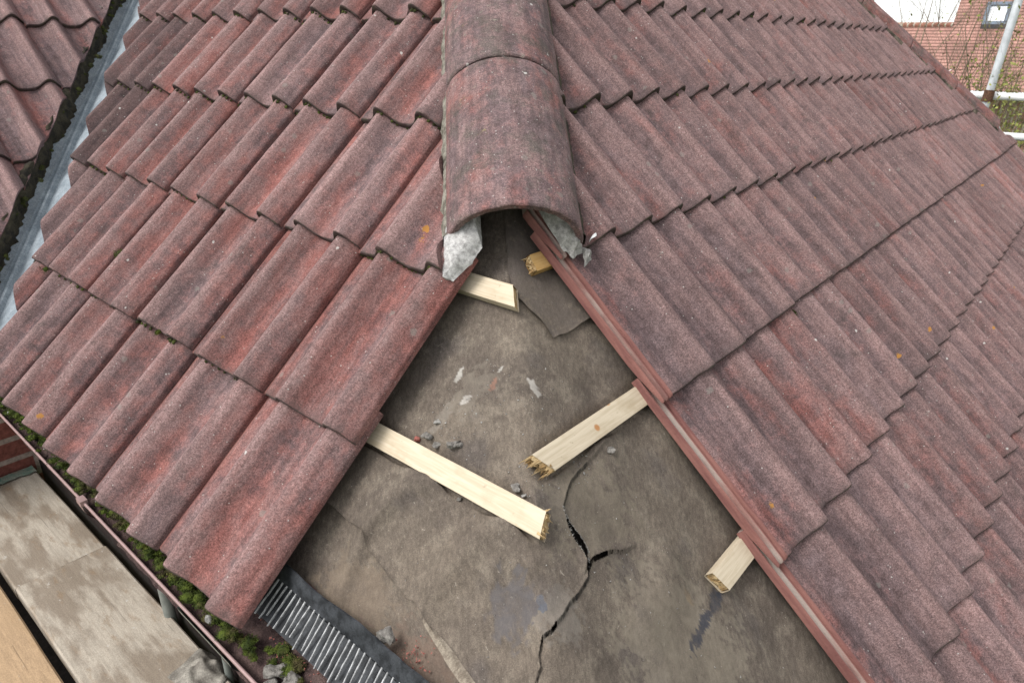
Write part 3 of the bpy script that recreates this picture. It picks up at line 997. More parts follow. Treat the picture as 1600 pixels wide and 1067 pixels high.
# far hip: its line on the right slope is s + t*CP = FARHIP, falling towards +x
F0 = P3(1, FARHIP - .66 * CP, .66)                       # a point on it
FY = Vector((-math.cos(BETA), 0, math.sin(BETA)))         # up along the far hip
FX = Vector((0, 1, 0)); FZ = FX.cross(FY)
if FZ.z < 0: FX, FZ = -FX, -FZ
fl = ['lowest reddish half-round tile on the far hip with its open end', 'second half-round tile up on the far hip', 'third half-round tile up on the far hip, at the photo top', 'fourth half-round tile up on the far hip', 'fifth half-round tile up on the far hip']
for i in range(5):
    o = hip_tile(F0 + FY * (.4545 * i) + FZ * (-.058 + .002 * i), FX, FY, FZ, 51 + i)
    tint(o, .85, .12, .1)
    tag(o, fl[i], 'hip tile', 'half-round tiles along the far hip')


# ------------------------------------------------------------------ mortar
def rock(name, pts, mat, seed, amp=.004, cuts=4, freq=40, label=None, cat=None, group=None):
    c = sum((Vector(p) for p in pts), Vector()) / len(pts)
    bm = bmesh.new()
    for p in pts: bm.verts.new(Vector(p) - c)
    r = bmesh.ops.convex_hull(bm, input=bm.verts[:])
    bmesh.ops.delete(bm, geom=[g for g in r['geom_interior'] if isinstance(g, bmesh.types.BMVert)], context='VERTS')
    bmesh.ops.subdivide_edges(bm, edges=bm.edges[:], cuts=cuts, use_grid_fill=True)
    bmesh.ops.triangulate(bm, faces=bm.faces[:])
    bmesh.ops.recalc_face_normals(bm, faces=bm.faces[:])
    bm.normal_update()
    mv = [(v, v.normal * (amp * fbm(v.co * freq + Vector((seed, seed * 2, 0)), 4))) for v in bm.verts]
    for v, dv in mv: v.co += dv
    me = bpy.data.meshes.new(name); bm.to_mesh(me); bm.free()
    me.materials.append(mat)
    me.polygons.foreach_set('use_smooth', [True] * len(me.polygons)); me.set_sharp_from_angle(angle=math.radians(30))
    o = bpy.data.objects.new(name, me); COL.objects.link(o); o.location = c
    if label: tag(o, label, cat, group)
    return o


def HP(x, a, z): return HX * x + HY * a + HZ * z


OP = lambda side, o, t, h: P3(side, t * CP + o, t, h)
rock('mortar_bed', [OP(-1, *q) for q in ((.189, .700, -.002), (.189, .700, .018), (.174, .703, .0), (.127, .752, -.005), (.096, .79, -.005), (.098, .815, .026), (.180, .78, .022), (.187, .74, .022),
                                         (.15, .80, .040), (.155, .735, .022), (.150, .90, .03), (.10, .92, .04), (.10, .92, -.01), (.150, .92, .0))],
     M_MORTAR_W, 3, .004, 6, 38, 'white broken mortar lump under the left edge of the open hip tile', 'mortar')
rock('mortar_bed', [P3(1, .755, .770, .004), P3(1, .750, .757, .0), P3(1, .715, .752, -.002), P3(1, .703, .772, -.004), P3(1, .705, .83, .0), P3(1, .735, .835, .042), P3(1, .748, .80, .034),
                    P3(1, .755, .80, .018), P3(1, .735, .785, .026), P3(1, .80, .92, .03), P3(1, .74, .93, .04), P3(1, .73, .93, -.01)],
     M_MORTAR, 8, .008, 5, 38, 'rough grey mortar lump under the right edge of the open hip tile', 'mortar')
rock('mortar_bed', [HP(x, a_, z) for a_ in (2.25, 2.45) for x, z in ((-.15, -.12), (.15, -.12), (-.11, .03), (.11, .03), (0, -.02))],
     M_MORTAR_D, 28, .004, 3, 30, 'added plug blocking sky light inside the hip tiles outside the photo', 'mortar')  # unseen plug, added to stop sky light leaking down the hip
rock('mortar_bed', [P3(1, .752, .765, .003), P3(1, .745, .742, .0), P3(1, .735, .73, -.004), P3(1, .76, .735, .0), P3(1, .75, .745, .014), P3(1, .765, .755, .010)],
     M_MORTAR, 18, .006, 3, 60, 'small loose mortar fragment hanging below the grey lump', 'mortar')
for side in (-1, 1):                                     # thin bedding line along both edges of the hip tiles
    m = MB(); rows = []
    for i in range(150):
        a = 1.075 + 1.3 * i / 149
        x = side * (.134 + .004 * n3(a * 30, side)); z0 = -.544 * abs(x)
        rows.append([HP(side * (abs(x) - .03), a, z0 + .03), HP(x - side * .004, a, z0 + .034 + .006 * n3(a * 45, 3)), HP(x + side * (.006 + .005 * n3(a * 70, 9)), a, z0 + .022 + .005 * n3(a * 60, 7)),
                     HP(x + side * (.010 + .006 * n3(a * 50, 5)), a, z0 - .002), HP(side * (abs(x) - .03), a, z0 - .01)])
    m.grid(rows)
    tag(m.build('mortar_bedding', M_MORTAR_D if side > 0 else mat_simple('green_grey_mortar', (.10, .09, .07), (.26, .24, .20), 60, .95, .004)),
        ('dark' if side > 0 else 'greenish grey') + (' mortar line along the right edge of the near hip tiles' if side > 0 else ' mortar line along the left edge of the near hip tiles'), 'mortar')
m = MB(); rows = []
for i in range(160):                                     # mossy mortar along the far hip
    a = .0 + 2.3 * i / 159
    b = F0 + FY * a
    off = .136 + .012 * n3(a * 22, 4) ; z0 = -.544 * off
    sgn = 1 if FX.y < 0 else -1                          # towards the right slope (viewer)
    V = lambda x, z: b + FX * (sgn * x) + FZ * z
    rows.append([V(.09, .01), V(off - .02, z0 + .046 + .008 * n3(a * 40, 1)), V(off + .006, z0 + .034 + .010 * n3(a * 55, 2)), V(off + .014 + .016 * n3(a * 15, 6), z0 + .014), V(off + .02, z0 - .01)])
m.grid(rows)
tag(m.build('mortar_bedding', mat_simple('patchy_mossy_mortar', (.035, .030, .022), (.16, .13, .10), 14, .95, .005)), 'dark mossy mortar strip along the near edge of the far hip tiles', 'mortar')
rock('mortar_bed', [F0 + FY * y + FX * (x * (1 if FX.y < 0 else -1)) + FZ * z for (x, y, z) in
                    ((.05, -.03, .03), (.09, -.06, -.02), (-.02, -.08, -.01), (.0, .02, .04), (.11, .02, -.03), (.05, -.07, -.06), (-.08, .02, .02), (-.05, -.05, -.05), (0, .05, -.05))],
     M_MORTAR_W, 5, .006, 3, 30, 'pale mortar plug closing the open end of the far hip', 'mortar')

# ------------------------------------------------------------------ valley
v = MB(); rows = []
CLN = .047
for i in range(60):
    t = -.02 + 2.65 * i / 59
    r = [P3(-1, VALLEY - .09 + t * CP, t, -.068), P3(-1, 2.15 + t * CP, t, -.0685), P3(-1, 2.30 + t * CP, t, -.069)]
    c = P3(-1, VC + CLN + t * CP, t, -.068)
    r += [c + Vector((.022, 0, .001)), c + Vector((.014, 0, .016)), c + Vector((.006, 0, .017)), c + Vector((.0, 0, .003)), c + Vector((-.006, 0, .017)), c + Vector((-.014, 0, .016)), c + Vector((-.022, 0, .002))]
    c2 = P3(1, t * CP - CLN, t, -.068, VO)
    r += [P3(1, t * CP - CLN - .05, t, -.068, VO), P3(1, t * CP - CLN - .20, t, -.068, VO)]
    rows.append(r)
v.grid(rows)
vr = empty('valley_gutter', P3(-1, VC, 0))
vm = v.build('trough', M_VALLEY, None, angle=30)
vm.parent = vr; vm.matrix_parent_inverse = Matrix.Translation(-vr.location)
j = MB()
tj = 1.18
j.grid([[P3(-1, s + tj_ * CP, tj_, -.0655) for s in np.linspace(VALLEY - .05, VC - .005, 8)] for tj_ in (tj, tj + .006)])
jo = j.build('lap_joint', M_DECK, None); jo.parent = vr; jo.matrix_parent_inverse = Matrix.Translation(-vr.location)
tag(vr, 'pale blue-grey metal valley lining running between the left slope and far roof', 'valley gutter')
v = MB(); rows = []
for i in range(420):
    t = -.25 + 2.7 * i / 419
    b1 = .010 + .055 * (.5 + fbm(Vector((t * 9, 1.3, 0)), 3)) * .9
    step = abs(((t + .02) / .345) % 1 - .5) * 2
    row = []
    for e in range(9):
        ee = e / 8
        k = -.07 + (.055 + b1 * .55) * ee                    # s - t*CP on the far roof
        hgt = -.030 + .030 * math.sin(math.pi * min(1, ee * .9 + .12)) - .050 * ee ** 2
        hgt += .011 * fbm(Vector((t * 26, ee * 5, 2)), 4) * (1 - ee * .4)
        hgt += .014 * max(0, step - .8) * 5 * (1 - ee)
        row.append(P3(1, t * CP + k + .012 * n3(t * 60, ee * 3, 4), t, hgt, VO))
    row.append(P3(1, t * CP + .02 + b1 * .35, t, -.085, VO))
    rows.append(row)
v.grid(rows)
tag(v.build('valley_mortar', M_MORTAR_D, angle=80), 'dark mossy mortar ridge between the far left tiles and the grey valley', 'mortar')


# ------------------------------------------------------------------ moss
def moss_clump(mb, c, r, n, up=Vector((0, 0, 1)), rg=random, flat=.6):
    c = Vector(c)
    a = up.orthogonal().normalized(); b = up.cross(a)
    for _ in range(n):
        d = Vector((rg.gauss(0, 1), rg.gauss(0, 1), abs(rg.gauss(0, 1)))).normalized()
        rr = r * rg.uniform(.55, 1.0) * (1 + .25 * n3(d.x * 2 + c.x * 50, d.y * 2, c.y * 50))
        p = c + a * (d.x * rr) + b * (d.y * rr) + up * (d.z * rr * flat)
        s = rg.uniform(.0008, .0021)
        t1 = Vector((rg.gauss(0, 1), rg.gauss(0, 1), rg.gauss(0, 1))).normalized() * s
        t2 = Vector((rg.gauss(0, 1), rg.gauss(0, 1), rg.gauss(0, 1))).normalized() * s
        mb.add([p - t1, p + t1, p + t2 + (p - c) * .12], [(0, 1, 2)])
    # dense inner body
    P = []
    for i in range(6):
        el = math.pi / 2 * i / 5
        P.append([c + (a * math.cos(w) + b * math.sin(w)) * (r * .72 * math.cos(el) * (1 + .3 * n3(math.cos(w) * 2 + c.x * 90, math.sin(w) * 2, c.y * 90))) + up * (r * .72 * flat * math.sin(el)) for w in [2 * math.pi * k / 9 for k in range(9)]])
    mb.grid(P, closed=True)


rg = random.Random(5)
ms = MB()
a = .50
while a < 2.3:
    dd = -.002 + rg.gauss(0, .008) if a > .66 else -.03 + rg.gauss(0, .01)
    dens = n3(a * 7, 3.3) + .5 * n3(a * 21, 8.1)
    if rg.random() < .78 + dens * .9:
        rr = rg.choice((.005, .007, .009, .012, .016)) * (1 + .5 * max(0, n3(a * 9, 1)))
        moss_clump(ms, AD(a, dd - .012, -.058 + rg.uniform(0, .012)), rr, int(60 + rr * 12000), rg=rg, flat=.75)
    a += rg.uniform(.002, .008)
tag(ms.build('gutter_moss', M_MOSS, smooth=False), 'green moss growing along the gutter under the left tile tails', 'moss', kind='stuff')
ms = MB()
for k in (1, 2, 3, 4):
    for j in range(0, 9):
        for u in [x * .01 for x in range(0, 31)]:
            s = SL + .3 * j + .3 - u
            if s > TL[k] * CP + VALLEY - .03 or s < TL[k] * CP + (.19 if k > 1 else 0) or (k == 1 and s < SL): continue
            lump = n3(s * 5, k * 3.7) + .35 * n3(s * 23, k)
            thr = .06 if k < 3 else -.06
            if k == 1 and s < 1.1: continue
            if lump > thr and rg.random() < .75:
                moss_clump(ms, P3(-1, s, TL[k] - .001, prof(u) - .017), rg.uniform(.004, .0085), 34, basis(-1)[2], rg, .8)
for k in (2, 3, 4, 5):
    for s in np.arange(TR[k] * CP + .2, 5.4, .02):
        if n3(s * 4, k * 9.1) > .30 and rg.random() < .45:
            u = (s - SR) % .3
            moss_clump(ms, P3(1, s, TR[k] - .002, prof(u) - .016), rg.uniform(.005, .010), 30, basis(1)[2], rg, .8)
tag(ms.build('tail_moss', M_MOSS_D, smooth=False), 'dark moss lodged under the tile tails', 'moss', kind='stuff')
for (side, s, t, h, r, lab) in ((-1, 1.826, .480, .018, .019, 'bright green moss cushion alone on a tile of the left slope'),
                                (-1, 2.205, .345, -.002, .022, 'moss tuft under the valley corner of a left slope tile'),
                                (1, 1.315, .413, .006, .014, 'small green moss tuft under a right slope tile tail'),
                                (-1, 2.52, .712, .0, .020, 'dark green moss tuft at a cut tile beside the valley'),
                                (-1, 1.44, .350, .004, .009, 'round yellow-green moss cushion in the second course joint line'),
                                (1, 2.17, .768, .004, .014, 'green moss tuft under a tail high on the right slope')):
    ms = MB(); moss_clump(ms, P3(side, s, t, h), r, 420, (basis(side)[2] + Vector((0, 0, .5))).normalized(), rg, .8)
    tag(ms.build('moss_tuft', M_MOSS, smooth=False), lab, 'moss', 'moss tufts on the tiles')
ms = MB()
for i in range(44):
    t = rg.uniform(-.1, 1.7)
    k = rg.choice((rg.uniform(-.03, .0), rg.uniform(.0, .02)))
    moss_clump(ms, P3(1, t * CP + k, t, -.022 + rg.uniform(-.01, .006), VO), rg.uniform(.007, .016), 110, basis(1)[2], rg, .7)
tag(ms.build('valley_moss', M_MOSS_D, smooth=False), 'moss scattered along the dark valley mortar ridge', 'moss', kind='stuff')

# ------------------------------------------------------------------ gutter
ga = 2.33; gb = .18
groot = empty('gutter', AD(1.2, -.045, -.06))
inv = Matrix.Translation(-groot.location)


def under(o, root):
    o.parent = root; o.matrix_parent_inverse = Matrix.Translation(-root.location); return o


m = MB(); R0, CD, CZ = .058, -.044, -.056
A = np.linspace(gb, ga, 50)
m.grid([[AD(a, CD + R0 * math.cos(w), CZ + R0 * math.sin(w)) for w in np.linspace(0, -math.pi, 17)] for a in A])
m.grid([[AD(a, CD + (R0 - .0025) * math.cos(w), CZ + (R0 - .0025) * math.sin(w)) for w in np.linspace(-math.pi, 0, 17)] for a in A])
under(m.build('channel', M_GUTTER), groot)
m = MB(); m.tube([AD(a, CD + R0 + .0002, CZ + .002) for a in A], .0031, 10)
under(m.build('front_lip', M_LIP), groot)
for ca in (1.335, .40):
    m = MB()
    m.grid([[AD(ca + e, CD + (R0 + .004) * math.cos(w), CZ + (R0 + .004) * math.sin(w)) for w in np.linspace(.0, -2.6, 14)] for e in (-.013, .013)])
    m.grid([[AD(ca + e, CD + (R0 + .007) * math.cos(w), CZ + (R0 + .007) * math.sin(w)) for w in np.linspace(-2.6, 0, 14)] for e in (-.013, .013)])
    m.box(AD(ca, CD + R0 + .001, CZ + .004), (.013, .0075, .0065), (Vector((-Q, Q, 0)), Vector((-Q, -Q, 0)), Vector((0, 0, 1))))
    under(m.build('clip', M_GUTTER if ca < 1 else M_LIP, angle=30), groot)
m = MB()
m.grid([[AD(a, CD + (R0 + .005) * math.cos(w), CZ + (R0 + .005) * math.sin(w)) for w in np.linspace(-.12, -math.pi, 14)] for a in (.70, .885)])
m.grid([[AD(.885, CD + r * math.cos(w), CZ + r * math.sin(w)) for w in np.linspace(-.12, -math.pi, 14)] for r in (R0, R0 + .005)])
under(m.build('union_bracket', M_GREYPIPE, angle=30), groot)
tag(groot, 'brown plastic half-round gutter with a pinkish front lip, left eaves', 'gutter')
m = MB(); rows = []
for a in np.linspace(gb, ga, 330):
    rows.append([AD(a, CD + e, CZ - .010 + .008 * fbm(Vector((a * 22, e * 40, 1)), 4) + .014 * math.exp(-((e + .03) / .02) ** 2) - (.012 if e > .04 else 0)) for e in np.linspace(-.054, .054, 18)])
m.grid(rows)
tag(m.build('gutter_silt', M_DIRT, angle=80), 'dark reddish silt filling the gutter', 'silt', kind='stuff')
# silt and torn felt edge between gutter and comb
m = MB(); rows = []
for s in np.linspace(.05, 1.2, 220):
    rows.append([P3(-1, s, t, -.074 + .008 * fbm(Vector((s * 26, t * 40, 5)), 4) - .012 * max(0, min(1, (t - .005) / .02))) for t in np.linspace(-.075, .075, 22)])
m.grid(rows)
tag(m.build('eaves_silt', M_DIRT, angle=80), 'dark caked silt along the eaves below the comb', 'silt', kind='stuff')

# ------------------------------------------------------------------ eaves comb filler
croot = empty('eaves_comb', P3(-1, .6, .09, -.05))
X, Y, Z = basis(-1)
m = MB(); rows = []
for s in np.linspace(.02, 1.1, 120):
    wv = .004 * n3(s * 9, 2) + .0015 * n3(s * 30, 3)
    rows.append([P3(-1, s, .086 + wv, -.052), P3(-1, s, .090 + wv, -.044), P3(-1, s, .097 + wv * 1.5, -.041 + wv), P3(-1, s, .108 + wv * 2, -.034 + wv * 2), P3(-1, s, .118 + wv * 2.3, -.030 + wv * 2.5),
                 P3(-1, s, .120 + wv * 2.3, -.032 + wv * 2.5), P3(-1, s, .110 + wv * 2, -.040 + wv)])
m.grid(rows)
under(m.build('flange', M_BLACK, angle=35), croot)
rg = random.Random(12)
s = .055; k = 0
while s < .86:
    lean = .002 * n3(s * 5, 8) + rg.gauss(0, .0022) + .012 * max(0, (s - .55) / .12)
    m = MB(); L = .067 + rg.uniform(-.009, .004)
    rows = []
    for i in range(6):
        f_ = i / 5
        cx, ct, chh = s + lean * f_, .091 - L * f_, -.043 - .007 * f_ + rg.gauss(0, .0004)
        w = .0016 - .0004 * f_
        rows.append([P3(-1, cx - w, ct, chh - .0015), P3(-1, cx - w * .7, ct, chh + .0008), P3(-1, cx + w * .7, ct, chh + .0008), P3(-1, cx + w, ct, chh - .0015)])
    m.grid(rows, closed=True)
    m.f += [(0, 3, 2, 1), (20, 21, 22, 23)]
    under(m.build('tooth', M_TEETH, angle=50), croot)
    s += .0132 + rg.gauss(0, .0006); k += 1
tag(croot, 'black plastic eaves comb with a row of dusty grey teeth', 'eaves comb')
m = MB()
m.grid([[P3(-1, s, t, -.057 + .002 * n3(s * 40, t * 40)) for t in np.linspace(.022, .098, 8)] for s in np.linspace(.02, 1.1, 80)])
tag(m.build('eaves_tray', M_BLACK), 'black plastic eaves tray below the comb teeth', 'eaves tray')


# ------------------------------------------------------------------ loose debris
def felt_pt(x, y, up=0.0):
    return Vector((x, y, float(felt_h(np.array([x]), np.array([y]))[0]) + up))


def lump(name, c, r, mat, seed, label, cat, group=None, flat=.6, amp=.35):
    rr = random.Random(seed)
    c = Vector(c)
    pts = [c + Vector((rr.gauss(0, 1), rr.gauss(0, 1), rr.gauss(0, 1))).normalized() * r * rr.uniform(.75, 1.1) for _ in range(14)]
    pts = [Vector((p.x, p.y, c.z + (p.z - c.z) * flat)) for p in pts]
    return rock(name, pts, mat, seed, r * amp, 3, .9 / r, label, cat, group)


G1 = 'grey mortar crumbs on the felt'
lump('mortar_lump', felt_pt(-.170, .672, .008), .013, M_CRUMB, 41, 'upright grey mortar crumb just above the long left batten', 'mortar crumb', G1)
lump('mortar_lump', felt_pt(-.157, .654, .006), .010, M_CRUMB, 42, 'small round grey crumb touching the long batten, second of the row', 'mortar crumb', G1)
lump('mortar_lump', felt_pt(-.128, .632, .008), .015, M_CRUMB, 43, 'largest grey mortar crumb above the long left batten', 'mortar crumb', G1)
lump('mortar_lump', felt_pt(-.116, .628, .004), .008, M_CRUMB, 44, 'flat crumb at the right of the largest grey crumb', 'mortar crumb', G1)
lump('mortar_lump', felt_pt(-.027, .522, .008), .012, M_CRUMB, 45, 'grey crumb beside the splintered end of the long batten', 'mortar crumb', G1)
lump('mortar_lump', felt_pt(-.016, .510, .003), .006, M_MORTAR, 46, 'tiny pale crumb next to the long batten end', 'mortar crumb', G1)
lump('mortar_lump', felt_pt(-.155, .690, .004), .008, M_MORTAR, 47, 'pale broken mortar crumb on the felt above the grey row', 'mortar crumb', G1)
lump('mortar_lump', felt_pt(.150, .625, .006), .010, M_CRUMB, 48, 'grey crumb lying behind the cream right batten', 'mortar crumb', G1)
lump('mortar_lump', felt_pt(-.118, .556, .003), .006, M_CRUMB, 49, 'small crumb below the middle of the long left batten', 'mortar crumb', G1)
lump('tile_chip', felt_pt(-.193, .686, .006), .007, M_CRUMB_R, 50, 'red tile chip beside the grey crumbs above the long batten', 'tile chip', None, 1.1)
lump('mortar_lump', P3(-1, .452, .128, -.036), .017, M_CRUMB, 51, 'pale grey mortar lump on the black comb flange', 'mortar crumb', None, .8)
lump('mortar_lump', AD(.620, -.022, -.052), .021, M_CRUMB, 52, 'largest grey mortar lump in the gutter at the photo bottom', 'mortar crumb', 'mortar lumps in the gutter')
lump('mortar_lump', AD(.585, -.026, -.050), .018, M_CRUMB, 53, 'lower grey mortar lump in the gutter, cut by the photo bottom', 'mortar crumb', 'mortar lumps in the gutter')
lump('mortar_lump', AD(.606, -.004, -.055), .012, M_CRUMB, 56, 'narrow mortar lump between the gutter lip and the largest lump', 'mortar crumb', 'mortar lumps in the gutter')
lump('mortar_lump', AD(.700, -.018, -.050), .010, M_MORTAR, 54, 'square pale mortar bit in the gutter moss near the last tile', 'mortar crumb', 'mortar lumps in the gutter')
lump('mortar_lump', AD(.800, -.004, -.048), .010, M_MORTAR, 57, 'pale mortar bit in the gutter moss against the lip', 'mortar crumb', 'mortar lumps in the gutter')
lump('tile_chip', AD(.640, -.055, -.050), .009, M_CRUMB_R, 55, 'red tile chip on the silt below the comb teeth', 'tile chip')
for i, (a, dd, r, lab) in enumerate(((1.62, -.008, .010, 'white pebble pair in the gutter moss above the clip'), (1.30, -.012, .011, 'cream pebble in the gutter moss by the clip'),
                                     (1.28, -.020, .014, 'grey pebble in the gutter below the cream one'), (2.02, -.002, .007, 'white pebble at the far end of the gutter moss'), (1.89, .0, .006, 'tiny white pebble in the far gutter moss'))):
    lump('pebble', AD(a, dd, -.044), r, (M_MORTAR_W, M_MORTAR_W, M_CRUMB, M_MORTAR_W, M_MORTAR_W)[i], 60 + i, lab, 'pebble', 'pebbles in the gutter', .6, .15)
fbm_ = MB(); rg = random.Random(71)
for _ in range(190):
    t_ = rg.random()
    yq = .437 + .062 * t_
    xq = float(np.interp(yq, [.437, .453, .47, .486, .499], [.079, .076, .066, .053, .047]))
    sd_ = rg.choice((-1, 1, 1))
    w_ = .0008 + .0088 * math.exp(-((yq - .466) / .017) ** 2)
    p0 = felt_pt(xq + sd_ * (w_ + .0016), yq, .001)
    dv_ = Vector((-sd_ * rg.uniform(.3, 1), rg.gauss(0, .5), rg.uniform(-.1, .7))).normalized() * rg.uniform(.002, .0048)
    q_ = Vector((rg.gauss(0, 1), rg.gauss(0, 1), rg.gauss(0, 1))).normalized() * .0005
    fbm_.add([p0 - q_, p0 + q_, p0 + dv_], [(0, 1, 2)])
tag(fbm_.build('torn_fibres', M_MORTAR, smooth=False), 'pale frayed fibres along the open tear in the felt', 'fibres', kind='stuff')
rb = MB(); rg = random.Random(77)


def grit(p, r):
    v = [Vector(p) + Vector((rg.gauss(0, 1), rg.gauss(0, 1), rg.gauss(0, 1))).normalized() * r * rg.uniform(.6, 1.2) for _ in range(6)]
    rb.add(v, [(0, 1, 2), (0, 2, 3), (0, 3, 1), (4, 2, 1), (4, 3, 2), (4, 1, 3), (5, 1, 2), (5, 3, 1), (5, 2, 3)])


for _ in range(520):
    cx, cy, sg_ = rg.choice(((-.12, .71, .05), (-.15, .67, .03), (-.11, .62, .04), (-.02, .52, .03), (.0, .68, .06), (.05, .62, .05), (.17, .45, .08), (.0, .42, .07), (-.2, .42, .05), (.28, .42, .08), (.09, .59, .015)))
    x, y = rg.gauss(cx, sg_), rg.gauss(cy, sg_)
    if y < low(x): continue
    grit(felt_pt(x, y, .0008), rg.choice((.0006, .0008, .001, .0013, .0022)))
tag(rb.build('grit', M_MORTAR, smooth=False), 'fine mortar grit scattered on the felt', 'grit', kind='stuff')
rb = MB()
for _ in range(170):
    x, y = rg.gauss(-.205, .022), rg.gauss(.372, .014)
    grit(felt_pt(x, y, .0), rg.choice((.001, .0018, .0028)))
for _ in range(200):
    s, t = rg.uniform(.2, .8), rg.uniform(-.05, .04)
    grit(P3(-1, s, t, -.064), rg.choice((.0012, .002, .003)))
tag(rb.build('red_grit', M_CRUMB_R, smooth=False), 'reddish tile grit beside the comb and in the gutter', 'grit', kind='stuff')
for i, (p, d1, l, lab) in enumerate(((P3(1, .782, .772, .018), Vector((.6, .3, .5)), .020, 'white flake on the tile tail beside the right mortar lump'),
                                     (F0 + FY * .50 + FZ * .064, Vector((.3, -.6, .5)), .035, 'white chip lying on the crown of the far hip'),
                                     (P3(1, 1.02, 1.475, .03), Vector((.7, .1, .6)), .022, 'white flake beside the hip tiles at the photo top'))):
    d1.normalize(); n_ = Vector((0, 0, 1)); c_ = d1.cross(n_).normalized()
    m = MB(); rows = []
    for k in range(7):
        f_ = k / 6
        w = l * .22 * math.sin(math.pi * (.12 + .76 * f_))
        rows.append([Vector(p) + d1 * (l * (f_ - .5)) + c_ * (w * e) + n_ * (.003 * math.sin(f_ * 3 + e) + zz) for e, zz in ((-1, 0), (0, .002), (1, 0), (0, -.002))])
    m.grid(rows, closed=True); m.f += [(3, 2, 1, 0), (24, 25, 26, 27)]
    tag(m.build('white_flake', M_WHITE), lab, 'flake')

# ------------------------------------------------------------------ scaffold boards, rag, walls, pipe
BZ = -.45


def board(name, d0, d1, a0, a1, mat, label, seed, dz=0.0):
    """local x runs along the board"""
    X, Y = Vector((-Q, Q, 0)), Vector((-Q, -Q, 0))
    root = AD((a0 + a1) / 2, (d0 + d1) / 2, BZ - .019 + dz)
    R = Matrix((X, Y, X.cross(Y))).transposed()
    L, W, H = (a1 - a0) / 2, (d1 - d0) / 2, .019
    m = MB(); rows = []
    sec = [(-W, -H), (W, -H), (W, H - .004), (W - .004, H)] + [(W - .004 - (2 * W - .008) * k / 20, H) for k in range(1, 20)] + [(-W + .004, H), (-W, H - .004)]
    for i in range(91):
        x = -L + 2 * L * i / 90
        rows.append([Vector((x + (.002 * n3(y * 60, seed) if i in (0, 90) else 0), y + .0012 * n3(x * 6, seed, y * 4), z + (.0022 * n3(x * 3, y * 9, seed) + .0009 * n3(x * 9, y * 55, seed) if z > 0 else 0))) for y, z in sec])
    m.grid(rows, closed=True); n0 = len(sec)
    m.f += [tuple(range(n0 - 1, -1, -1)), tuple(90 * n0 + k for k in range(n0))]
    o = m.build(name, mat, angle=40)
    mm = R.to_4x4(); mm.translation = root; o.matrix_world = mm
    return tag(o, label, 'scaffold board', 'scaffold boards beside the eaves')


board('scaffold_board', .10, .20, -.6, 2.30, M_DECK, 'dark added strip standing for shade in the gap between the two scaffold boards', 21, -.075)  # added near-black strip standing for the shade between the boards
board('scaffold_board', -.093, .133, -.6, 1.704, M_BOARD, 'near weathered scaffold board beside the gutter, water-stained, rag on its edge', 4)
board('scaffold_board', -.090, .135, 1.708, 2.322, M_BOARD, 'far weathered scaffold board meeting the brick wall, green stain at its end', 9, -.003)
board('scaffold_board', .155, .38, -.6, 2.30, M_BOARD2, 'newer orange-tan scaffold board at the lower left corner', 14, -.004)
m = MB()
m.grid([[AD(a + .012 * n3(dd * 40, a * 30), dd, BZ + .0025 + .0005 * n3(a * 50, dd * 50)) for dd in np.linspace(-.088, .131, 24)] for a in np.linspace(2.265, 2.31, 8)])
tag(m.build('green_tape', M_TAPE), 'green tape band across the far end of the scaffold board', 'tape')
# rag: crumpled cloth thrown over the board's inner edge
m = MB(); rows = []
for i in range(34):
    r = []
    for k in range(30):
        x, y = (i / 33 - .5) * .135, (k / 29 - .5) * .15
        rr = math.hypot(x / .067, y / .078)
        ph = x * 52 + y * 20 + 2.6 * n3(x * 11, y * 11, 1)
        fold = .013 * (1 - abs(math.sin(ph))) ** 1.4 + .008 * (1 - abs(math.sin(ph * .6 + y * 45 + 2 * n3(x * 17, y * 17, 7)))) + .004 * n3(x * 45, y * 40, 2)
        hgt = .003 + (.007 * (1 - rr ** 2) + fold * 1.25) * max(0, min(1, 1.5 * (1.15 - rr)))
        over = max(0, (y - .030))
        z = BZ + hgt - over * 1.15 - (over * 6) ** 2 * .06
        edge = .011 * n3(math.atan2(y, x) * 2.1, 3) * min(1, rr)
        sc = 1 + edge * 9
        r.append(AD(1.075 + x * sc * .95 + y * .22, -.066 - y * sc * .82, z))
    rows.append(r)
m.grid(rows)
tag(m.build('rag', M_RAG, angle=80), 'crumpled grey-beige rag draped over the scaffold board edge', 'rag')

hw = empty('house_wall', AD(1.0, -.11, -2.75))
Xa, Xd = Vector((-Q, Q, 0)), Vector((-Q, -Q, 0))


def wall(a_mid, d_mid, along, half, z0, z1, th, name, mat):
    """upright slab with local x along the wall and local y up, so the brick pattern lies in its face"""
    nrm = along.cross(Vector((0, 0, 1)))
    R = Matrix((along, Vector((0, 0, 1)), nrm)).transposed().to_4x4()
    R.translation = AD(a_mid, d_mid, (z0 + z1) / 2)
    m = MB(); m.box((0, 0, 0), (half, (z1 - z0) / 2, th / 2))
    o = m.build(name, mat, smooth=False); o.matrix_world = R
    return o


